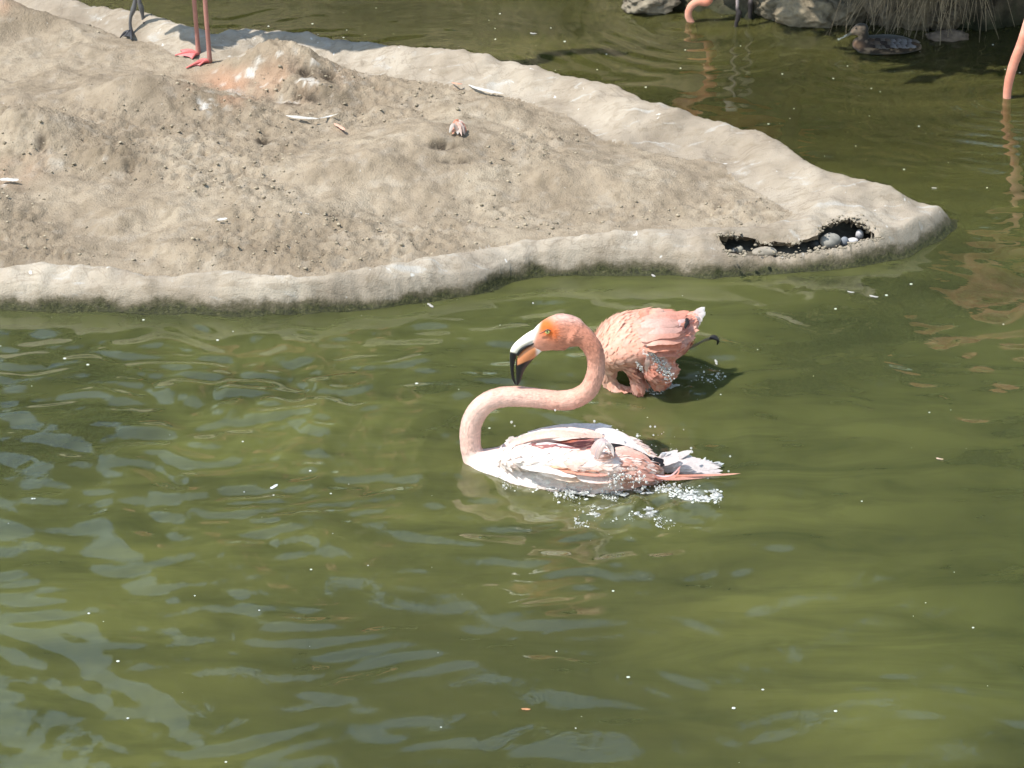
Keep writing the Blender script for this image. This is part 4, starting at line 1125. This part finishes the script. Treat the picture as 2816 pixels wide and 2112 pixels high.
_t = G(582, 96, .10) + sun_to * (.33 / sun_to.z); c4 = (_t.x, _t.y, _t.z)
wader_body(f4, c4, .14, .048, .040, [(c4[0] - .07, c4[1], c4[2] + .01), (c4[0] - .11, c4[1], c4[2] + .05), (c4[0] - .10, c4[1] + .01, c4[2] + .09), (c4[0] - .13, c4[1] + .01, c4[2] + .12)], [.025, .014, .012, .012], (.16, .15, .15), .1, (-1, 0))
v_, f_ = loft([(c4[0] - .145, c4[1] + .01, c4[2] + .13), (c4[0] - .20, c4[1] + .01, c4[2] + .11)], [.010, .004], [.010, .003], 8, 10)
link('bill', make_mesh('bill', v_, f_, np.tile([.05, .05, .05], (len(v_), 1))), M_bill, f4)

# feeding flamingo at the top, neck and legs in the channel
yA = bA.y
f5 = empty('flamingo', (G(2030, 60).x, G(2030, 60).y, 0), 'flamingo feeding by the far bank, curved neck entering water left of its dark legs', 'flamingo', 'flamingos in and around the pond')
zp = lambda a, b_: (1850 + .1266 * a, .1266 * b_)
np5 = [zp(420, 560), zp(400, 480), zp(345, 380), zp(345, 250), zp(410, 120), zp(560, 30), zp(800, -20)]
nk5 = [tuple(W(a, b_, yA)) for a, b_ in np5]
nk5[0] = tuple(W(*np5[0], yA)); pre = [(nk5[0][0] + .01, yA, -.06)]
e5 = nk5[-1]
bc5 = (G(2040, 60).x, yA + .03, .40)
neck5 = [(bc5[0] - .13, bc5[1], bc5[2] + .02), (bc5[0] - .19, bc5[1], bc5[2] + .0), (bc5[0] - .18, bc5[1], bc5[2] - .09), (bc5[0] - .11, bc5[1] - .01, bc5[2] - .20), (bc5[0] - .06, yA, bc5[2] - .27)]
full5 = neck5[:3] + [(bc5[0] - .09, yA + .01, .20)] + nk5[::-1][0:] + pre
wader_body(f5, bc5, .36, .09, .10, full5, [.04, .026, .022] + [.019] + [.0125, .0120, .0115, .0112, .011, .011, .011] + [.011], SAL, .05, (-1, 0), head=False, voxel=.0055)
for P, c in (([(2028, -160), (2027, -60), (2028, 5), (2028, 25), (2032, 36), (2029, 52), (2023, 74)], 0), ([(2066, -160), (2066, -60), (2065, -5), (2064, 8), (2064, 22), (2063, 35), (2061, 52)], 1)):
    Yl = G(*P[-1]).y
    PP = [tuple(W(a, b_, Yl)) for a, b_ in P]; PP.append((PP[-1][0] - .01, Yl, -.12))
    rr_ = [.014, .007, .0048, .0055, .0088, .0075, .0055, .005] if c == 0 else [.014, .007, .006, .008, .0068, .0062, .006, .005]
    v_, f_ = loft(PP, rr_, rr_, 40, 12)
    zc = sstep(.075, .05, v_[:, 2])[:, None]
    link('leg', make_mesh('leg', v_, f_, np.array([.42, .34, .33]) * (1 - zc) + np.array([.03, .024, .024]) * zc), M_leg, f5)
# feeding flamingo at the right edge
yB = bB.y
f6 = empty('flamingo', (G(2900, 280).x, yB, 0), 'flamingo at the right edge, only its straight salmon neck slanting down into the water shows', 'flamingo', 'flamingos in and around the pond')
zq = lambda a, b_: (2416 + .1808 * a, .1808 * b_)
np6 = [zq(1955, 1560), zq(1952, 1480), zq(1965, 1340), zq(2000, 1160), zq(2075, 920), zq(2170, 680), zq(2250, 440), zq(2330, 150), (2850, -60)]
nk6 = [tuple(W(a, b_, yB)) for a, b_ in np6][::-1]
bc6 = (G(2865, 280).x, yB + .06, .60)
full6 = [(bc6[0] - .12, bc6[1], bc6[2] + .03), (bc6[0] - .17, bc6[1] - .04, bc6[2] + .0), (bc6[0] - .13, yB, bc6[2] - .12)] + nk6 + [(nk6[-1][0] + .004, yB, -.07)]
wader_body(f6, bc6, .50, .10, .11, full6, [.045, .03, .024, .0165, .0155, .0150, .0145, .0142, .0135, .0125, .012, .012, .012], (.64, .25, .17), .05, (-1, 0), head=False, voxel=.006)
for a in (2905, 2950):
    g_ = G(a, 290)
    v_, f_ = loft([(g_.x, bc6[1], .55), (g_.x + .06, bc6[1] + .03, .33), (g_.x, bc6[1], .22), (g_.x, bc6[1], -.2)], [.02, .008, .009, .006], [.02, .008, .009, .006], 20, 10)
    link('leg', make_mesh('leg', v_, f_, np.tile([.6, .3, .26], (len(v_), 1))), M_leg, f6)

# ==================================================================== DUCK
ZD = .1808
yD = G(2430, 137).y
def PD(a, b_, dy=0): return W(2250 + ZD * a, 30 + ZD * b_, yD + dy)
md = ZD / 985.0
dk = empty('duck', (G(2430, 137).x, yD, 0), 'small brown mottled duck swimming under the far bank with water glinting at its bill', 'duck')
ds = [(540, 520, 45, .012), (590, 500, 95, .030), (700, 500, 115, .042), (900, 495, 120, .050), (1100, 490, 118, .050), (1300, 500, 105, .042), (1450, 515, 70, .028), (1560, 530, 35, .012)]
bd_ = loft([tuple(PD(a, b_ + 18)) for a, b_, *_ in ds], [d for *_, d in ds], [c * md * 1.05 for *_, c, d in ds], 40, 26)
nd_ = loft([tuple(PD(a, b_)) for a, b_ in ((660, 500), (690, 430), (690, 370), (670, 310))], [.016, .014, .014, .014], [.018, .015, .015, .016], 14, 16)
hd_ = loft([tuple(PD(a, b_)) for a, b_ in ((740, 300), (690, 285), (620, 285), (550, 310), (500, 335))], [.010, .015, .015, .011, .006], [.013, .018, .018, .012, .007], 18, 18)
med = fuse([bd_, nd_, hd_], .0035, 3)
v, nn = mesh_np(med); px, py = proj(v); qx, qy = (px - 2250) / ZD, (py - 30) / ZD
nz_ = fbm(qx / 100, qy / 60, 1.0, 951, 4, .6)
kk = sstep(-.1, .25, nz_)[:, None]
cd = np.array([.035, .026, .02]) * (1 - kk) + np.array([.22, .16, .11]) * kk
ch = np.exp(-(((qx - 590) / 90) ** 2 + ((qy - 520) / 60) ** 2))[:, None]; cd = cd * (1 - ch) + np.array([.26, .14, .075]) * ch
chk = np.exp(-(((qx - 600) / 90) ** 2 + ((qy - 310) / 38) ** 2))[:, None]; cd = cd * (1 - chk) + np.array([.27, .20, .14]) * chk
cap = (sstep(245, 215, qy) + sstep(690, 740, qx) * sstep(440, 400, qy))[:, None].clip(0, 1); cd = cd * (1 - cap) + np.array([.03, .028, .025]) * cap
cd = cd * .95
set_col(med, cd); bo = link('body', med, M_skin, dk)
v_, f_ = loft([tuple(PD(a, b_)) for a, b_ in ((520, 330), (470, 355), (430, 378), (405, 390))], [.006, .007, .008, .005], [.006, .0045, .003, .002], 12, 12)
link('bill', make_mesh('bill', v_, f_, np.tile([.10, .085, .05], (len(v_), 1))), M_bill, dk)
vv_, ff_ = ell(PD(575, 265, -.013), (.0025, .002, .0025)); link('eye', make_mesh('eye', vv_, ff_), M_bill, dk); set_col(dk.children[-1].data, (.01, .01, .01))
for k in range(26):
    a = 760 + (k % 9) * 80 + random.uniform(-20, 20); b_ = 440 + (k // 9) * 45 + random.uniform(-10, 10)
    c = random.choice([(.18, .14, .11), (.03, .022, .02), (.10, .065, .04), (.20, .18, .16)])
    if 1050 < a < 1350 and b_ < 530: c = (.30, .30, .32)
    dy_ = -.03 - (k // 9) * .010
    V_, F_, C_ = ribbon([tuple(PD(a, b_, dy_)), tuple(PD(a + 80, b_ + 4, dy_ - .003)), tuple(PD(a + 170, b_ + 30, dy_))], .012, UPN, (.04, .03, .025), c, 6, .1, .3)
    link('wing_feather', make_mesh('wing_feather', V_, F_, C_), M_feather, dk)
P = [PD(random.uniform(290, 440), 0) for _ in range(26)]
pp = []
for _ in range(26):
    t = random.random(); pp.append(PD(440 - 150 * t + random.uniform(-8, 8), 370 + 75 * t + random.uniform(-12, 12), -.008))
drops_duck = [tuple(p) for p in pp]

# ==================================================================== pebbles in the crevice
def gz_(px, py, z0=.06):
    p = G(px, py, z0)
    for _ in range(4):
        z0 = float(island_z(np.array([p.x]), np.array([p.y]))[0][0]); p = G(px, py, z0)
    return p
def pebble(px, py, r, col, seed, label, z=.030, rot=0, amp=.12, dy=0.0):
    p = G(px, py, z); return rock('pebble', (p.x, p.y + dy, z + r[2] * .75), r, col, seed, label, 'pebble', ICO3, M_peb, rot, amp)
zc = lambda a, b_: (1950 + .226 * a, 560 + .226 * b_)
pebs = [
    (zc(670, 632), (.030, .017, .0125), (.40, .35, .28), 'smooth oval tan pebble, largest in the left part of the crevice', .05),
    (zc(1470, 520), (.026, .020, .019), (.34, .32, .28), 'big wedge shaped grey stone in the middle of the crevice', .35),
    (zc(370, 600), (.010, .008, .011), (.34, .31, .25), 'small upright beige pebble at the left end of the crevice', .0),
    (zc(1645, 500), (.010, .008, .012), (.26, .28, .31), 'small bluish grey pebble right of the wedge shaped stone', .0),
    (zc(1830, 425), (.011, .009, .014), (.72, .70, .72), 'upright white pebble at the right end of the crevice', .4),
    (zc(1740, 480), (.016, .010, .008), (.74, .72, .72), 'flat white stone lying left of the upright white pebble', .3),
    (zc(310, 590), (.010, .007, .006), (.36, .33, .28), 'tiny flat pebble beside the small upright beige one', .3),
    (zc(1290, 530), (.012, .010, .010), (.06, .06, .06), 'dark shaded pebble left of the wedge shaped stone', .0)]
for i, ((a, b_), r, c, lb, ro) in enumerate(pebs):
    pebble(a, b_, r, tuple(q * .72 for q in c), 400 + i * 5, lb, .030, ro)['group'] = 'pebbles in the crevice of the kerb'
P = []; rr = []
for _ in range(420):
    i = random.randrange(len(HOLE)); A = HOLE[i]; B = HOLE[(i + 1) % len(HOLE)]; t = random.random()
    qx, qy = A[0] + (B[0] - A[0]) * t + random.gauss(0, 5), A[1] + (B[1] - A[1]) * t + abs(random.gauss(0, 6)) * (1 if random.random() < .7 else -1)
    p = gz_(qx, qy); P.append((p.x, p.y, p.z)); rr.append(random.uniform(.0012, .0042) * random.random() ** .5 + .0006)
M_crumb = mat_plain('concrete_crumb', (.24, .205, .155), .95, .1, 60, .35, .001)
tag(spheres('crumbs', np.array(P), np.array(rr), M_crumb, (1.2, 1, .8), ICO1, jitter=.14), 'crumbled concrete grit along the broken lips of the crevice', 'grit', kind='stuff')
# loose knob of concrete between the two openings
pk_ = W(*zc(1200, 340), G(*zc(1200, 430), .05).y)
rock('concrete_knob', (pk_.x, pk_.y + .012, .064), (.033, .022, .020), (.33, .29, .22), 466, 'rough knob of broken concrete hanging between the two openings of the crevice', 'rock', ICO3, M_peb, .2, .5)
# loose clods and grit over the mud
P = []; rr = []
while len(P) < 9000:
    a = random.uniform(-60, 1720); b_ = random.uniform(20, 600)
    p = G(a * DS, b_ * DS, .08); P.append((p.x, p.y)); rr.append(.0010 + .0042 * random.random() ** 6)
P = np.array(P); zi_, ii_, io_, di_, *_ = island_z(P[:, 0], P[:, 1])
dens = fbm(P[:, 0], P[:, 1], 3.3, 44, 3) + .25 * rng.random(len(P))
ok = ii_ & (di_ > .01) & (dens > .02)
P3 = np.stack([P[ok, 0], P[ok, 1], zi_[ok] + .001], -1); rr = np.array(rr)[ok]
M_clod = mat_plain('mud_clod', (.28, .235, .17), .95, .1, 40, .5, .001)
tag(spheres('mud_clods', P3, rr, M_clod, (1.2, 1, .7), ICO0, jitter=.15), 'loose clods and grit scattered over the dry mud', 'grit', kind='stuff')

# ==================================================================== feathers and debris lying about
def lone_feather(P, w, c0, c1, label, nrm=(0, -.3, 1), name='feather', grp='loose feathers lying on the mud and water', seg=10):
    V_, F_, C_ = ribbon([tuple(p) for p in P], w * .7, nrm, c0, c1, seg, .25, .3)
    V_ = np.array(V_); c = V_.mean(0)
    o = link(name, make_mesh(name, V_ - c, F_, C_), M_feather); o.location = c
    tag(o, label, 'feather', grp); return o
def gp(dx, dy, lift=.012):
    p = gz(dx * DS, dy * DS); return Vector((p.x, p.y, p.z + lift))
W_ = (.62, .60, .56)
lone_feather([gp(1012, 192), gp(1045, 205, .016), gp(1088, 211)], .014, W_, W_, 'long curved white feather on the mud by the far kerb')
lone_feather([gp(618, 258), gp(650, 262), gp(690, 265)], .013, W_, W_, 'white feather below the pinkish nest mound, left one of the pair')
lone_feather([gp(690, 264), gp(710, 260), gp(732, 254)], .008, W_, (.7, .68, .62), 'thin white feather right of the other white one below the mound')
lone_feather([gp(722, 275), gp(735, 282), gp(746, 290)], .012, (.86, .5, .38), (.88, .45, .34), 'small pink feather below the pair of white ones')
lone_feather([gp(976, 187), gp(988, 189), gp(1000, 190)], .007, (.85, .35, .22), (.86, .4, .28), 'tiny orange feather beside the long white feather')
lone_feather([gp(470, 484), gp(480, 482), gp(492, 481)], .012, W_, W_, 'small white feather alone on the lower left mud')
lone_feather([gp(645, 467), gp(658, 470), gp(668, 472)], .008, W_, (.7, .66, .6), 'thin pale feather on the mud near the low mound')
lone_feather([gp(0, 396), gp(20, 396), gp(42, 398)], .016, W_, W_, 'white feather at the left edge of the mud')
W_ = (.50, .48, .45)
t = empty('feather_tuft', gp(988, 290), 'crumpled pink and white feather tuft on the mound in the middle of the island', 'feather', 'loose feathers lying on the mud and water')
for k in range(7):
    a = random.uniform(970, 990); V_, F_, C_ = ribbon([tuple(gp(a, 290 + random.uniform(-8, 6), .008)), tuple(gp(a + 10, 283 + random.uniform(-6, 8), .028)), tuple(gp(a + 20, 294 + random.uniform(-8, 5), .006))], .009, (0, -.6, .8), random.choice([W_, (.66, .30, .2)]), random.choice([(.6, .45, .38), (.66, .24, .15)]), 7, .2, .3)
    link('vane', make_mesh('vane', V_, F_, C_), M_feather, t)
def wp(dx, dy, l=.003):
    p = G(dx * DS, dy * DS); return Vector((p.x, p.y, wz(p.x, p.y) + l))
for pts, w_, c, lb in (
    ([(924, 656), (930, 662), (936, 668)], .010, W_, 'small white feather floating at the mossy foot of the kerb'),
    ([(1406, 592), (1410, 597), (1416, 600)], .010, W_, 'white feather floating just below the right half of the kerb'),
    ([(584, 1058), (591, 1055), (600, 1051)], .010, (.8, .84, .86), 'white feather floating in open water left of the preening flamingo'),
    ([(1545, 776), (1547, 781), (1549, 786)], .007, W_, 'tiny white feather floating right of the dipping flamingo'),
    ([(1878, 640), (1888, 642), (1898, 643)], .010, W_, 'white feather floating below the tip of the island'),
    ([(1830, 632), (1838, 634), (1846, 634)], .008, W_, 'smaller white feather floating left of the one below the island tip'),
    ([(1126, 1532), (1135, 1532), (1146, 1533)], .008, (.6, .3, .16), 'orange feather floating in the lower middle of the pond'),
    ([(2022, 992), (2030, 994), (2038, 996)], .007, (.7, .5, .4), 'pinkish feather floating near the right edge'),
    ([(2012, 408), (2018, 408), (2024, 409)], .008, W_, 'white feather floating in the channel right of the island'),
    ([(1146, 72), (1150, 73), (1160, 74)], .010, W_, 'white feather floating in the channel above the island')):
    lone_feather([wp(*q) for q in pts], w_, c, c, lb, (0, 0, 1), 'floating_feather')
# specks of down and pollen on the water
sp = [(675, 52), (580, 57), (742, 81), (1080, 30), (1070, 85), (1220, 90), (1310, 118), (1190, 60), (1290, 150), (1395, 190), (1480, 108), (1660, 268), (1470, 148), (1800, 170), (1690, 160), (1805, 668), (1915, 637), (1968, 615), (590, 300), (230, 610), (900, 826), (672, 1230), (560, 1320), (192, 1327), (488, 1645), (1357, 1465), (1585, 1530), (2102, 1357), (1805, 1537), (140, 775), (190, 790), (75, 1080), (310, 690), (470, 735), (255, 1430), (70, 1080), (1030, 1750)]
P = []; rad = []
for a, b_ in sp: P.append(tuple(wp(a, b_, .0012))); rad.append(random.uniform(.0016, .003))
for _ in range(220):
    a = random.uniform(0, 2212); b_ = random.uniform(0, 1659) ** 1.0
    if random.random() < .55: b_ = random.uniform(0, 500)
    p = G(a * DS, b_ * DS)
    if island_z(np.array([p.x]), np.array([p.y]))[0][0] > -.02: continue
    P.append((p.x, p.y, 0)); rad.append(.0005 + .0019 * random.random() ** 3)
P = np.array(P); P[:, 2] = water_h(P[:, 0], P[:, 1]) + .0006
tag(spheres('floating_specks', P, np.array(rad), M_foam, (1.25, 1.0, .45), ICO1, jitter=.06), 'white specks of down and pollen floating on the pond', 'specks', kind='stuff')

# ==================================================================== splash
dp = []; dr = []; fp = []; frr = []
def cloud(x0, x1, y0, y1, n, zmax, r0, r1, foam=.4, Z=ZS, ox=1200, oy=800, pw=2.5, slope=0.0):
    for _ in range(n * 2):
        a = random.uniform(x0, x1); b_ = random.gauss((y0 + y1) / 2, (y1 - y0) / 4) + slope * (a - x0)
        p = G(ox + Z * a, oy + Z * b_)
        z = wz0 = 0
        if fbm(np.array([p.x]), np.array([p.y]), 30, 777, 3)[0] < -.02: continue
        h_ = zmax * random.random() ** 2
        q = (p.x, p.y, h_)
        r = (r0 + (r1 * 1.5 - r0) * random.random() ** 6) * .8
        if random.random() < foam: fp.append((p.x, p.y, 0.0)); frr.append(r * .9)
        else: dp.append(q); dr.append(r)
cloud(430, 900, 1255, 1300, 112, .012, .0008, 0.0027, .35)
cloud(760, 900, 1290, 1390, 67, .02, .0008, 0.0032, .25)
cloud(880, 1400, 1290, 1350, 195, .012, .0008, 0.0027, .5)
cloud(1420, 1600, 1260, 1340, 105, .02, .0008, 0.0030, .4)
cloud(1520, 1860, 1290, 1400, 465, .008, .0007, 0.0029, .8)
cloud(1000, 1300, 1400, 1470, 180, .006, .0007, 0.0024, .75)
cloud(1150, 1560, 1430, 1500, 195, .006, .0007, 0.0027, .6, slope=.14)
cloud(900, 1000, 1480, 1560, 45, .01, .0008, 0.0026, .2)
cloud(900, 1600, 1380, 1560, 90, .01, .0006, 0.0021, .2)
cloud(1030, 1200, 1330, 1380, 90, .004, .0007, 0.0021, .7)
# bubbles round the second bird
cloud(950, 1250, 1350, 1450, 120, .012, .0008, 0.0034, .5, Z2, 1600, 820)
cloud(1150, 1430, 1180, 1330, 120, .02, .0008, 0.0035, .3, Z2, 1600, 820)
cloud(1500, 2200, 1080, 1400, 82, .01, .0008, 0.0027, .4, Z2, 1600, 820)
P = np.array(fp); P[:, 2] = water_h(P[:, 0], P[:, 1]) + .0008
tag(spheres('foam_bubbles', P, np.array(frr), M_foam, (1.2, 1, .6), ICO1, jitter=.05), 'white foam and bubbles churned up beside the two bathing flamingos', 'foam', kind='stuff')
# torn little sheets of thrown water
V_ = []; F_ = []; n_ = 0
for k in range(75):
    if k < 55: a, b_, d_ = random.choice([(random.uniform(1430, 1840), random.gauss(1330, 28), -.02), (random.uniform(760, 1400), random.gauss(1310, 14), -.02), (random.uniform(1020, 1500), random.gauss(1445, 22), 0)]); p = G(1200 + ZS * a, 800 + ZS * b_)
    else: a, b_ = random.uniform(1000, 1450), random.gauss(1340, 40); p = G(1600 + Z2 * a, 820 + Z2 * b_)
    sv, sf = ICO2; n = fbm(sv[:, 0] * 1.2 + k, sv[:, 1] + sv[:, 2], 1.6, 800 + k % 9, 3, .6)
    R_ = random.uniform(.002, .0075); w_ = sv * (1 + 1.1 * n[:, None]) * np.array([R_ * random.uniform(1.2, 2.6), R_, R_ * random.uniform(.25, .8)])
    an = random.uniform(-.5, .5); w_ = np.stack([w_[:, 0] * math.cos(an) - w_[:, 1] * math.sin(an), w_[:, 0] * math.sin(an) + w_[:, 1] * math.cos(an), w_[:, 2]], -1)
    V_.append(w_ + np.array([p.x, p.y, random.uniform(0, .004)])); F_.append(sf + n_); n_ += len(sv)
tag(link('splash_sheets', make_mesh('splash_sheets', np.vstack(V_), np.vstack(F_)), M_drop), 'torn glassy lumps of splashed water beside the bathing flamingos', 'splash', kind='stuff')
# drops in the air and clinging to the birds
for a, b_, d in ((1030, 850, 0), (490, 855, 0), (510, 880, 0), (1395, 885, 0), (1425, 885, 0), (1415, 940, 0), (1178, 908, -.02), (1310, 945, -.03), (1660, 1025, 0), (1665, 1050, 0), (1915, 1078, 0), (1905, 1175, 0), (1600, 1345, -.05), (1445, 1245, -.05), (1770, 1225, -.02), (1880, 1300, 0), (775, 778, -.01), (1825, 462, .2), (965, 920, -.02), (900, 925, -.02), (1255, 985, 0), (1380, 1048, 0), (630, 80, .5)):
    dp.append(tuple(P1(a, b_, d))); dr.append(random.uniform(.0016, .0030))
for _ in range(90):
    a = random.uniform(900, 1500); b_ = random.uniform(900, 1300)
    dp.append(tuple(P1(a + 150 * random.random(), b_, -.11))); dr.append(random.uniform(.0005, .0013))
for _ in range(70):
    t = random.random(); dp.append(tuple(P1(1120 + 260 * t + random.gauss(0, 15), 1200 + random.gauss(30, 34), -.105 + .02 * t))); dr.append(random.uniform(.0010, .0034))
for _ in range(200):
    t = random.random(); a = 1000 + 330 * t ** .8 + random.gauss(0, 40); b_ = 760 + 480 * t + random.gauss(0, 50)
    dp.append(tuple(P2(a, b_, -.112))); dr.append(random.uniform(.0007, .0030))
for _ in range(60):
    t = random.random(); dp.append(tuple(P2(790 + 130 * t + random.gauss(0, 16), 820 + 330 * t, -.095))); dr.append(random.uniform(.0008, .0030))
for p in drops_duck: dp.append(p); dr.append(random.uniform(.0010, .0022))
tag(spheres('water_drops', np.array(dp), np.array(dr), M_drop, (1, 1, 1.05), ICO2), 'glinting drops of splashed water around the flamingos and duck', 'water drops', kind='stuff')
print('done')
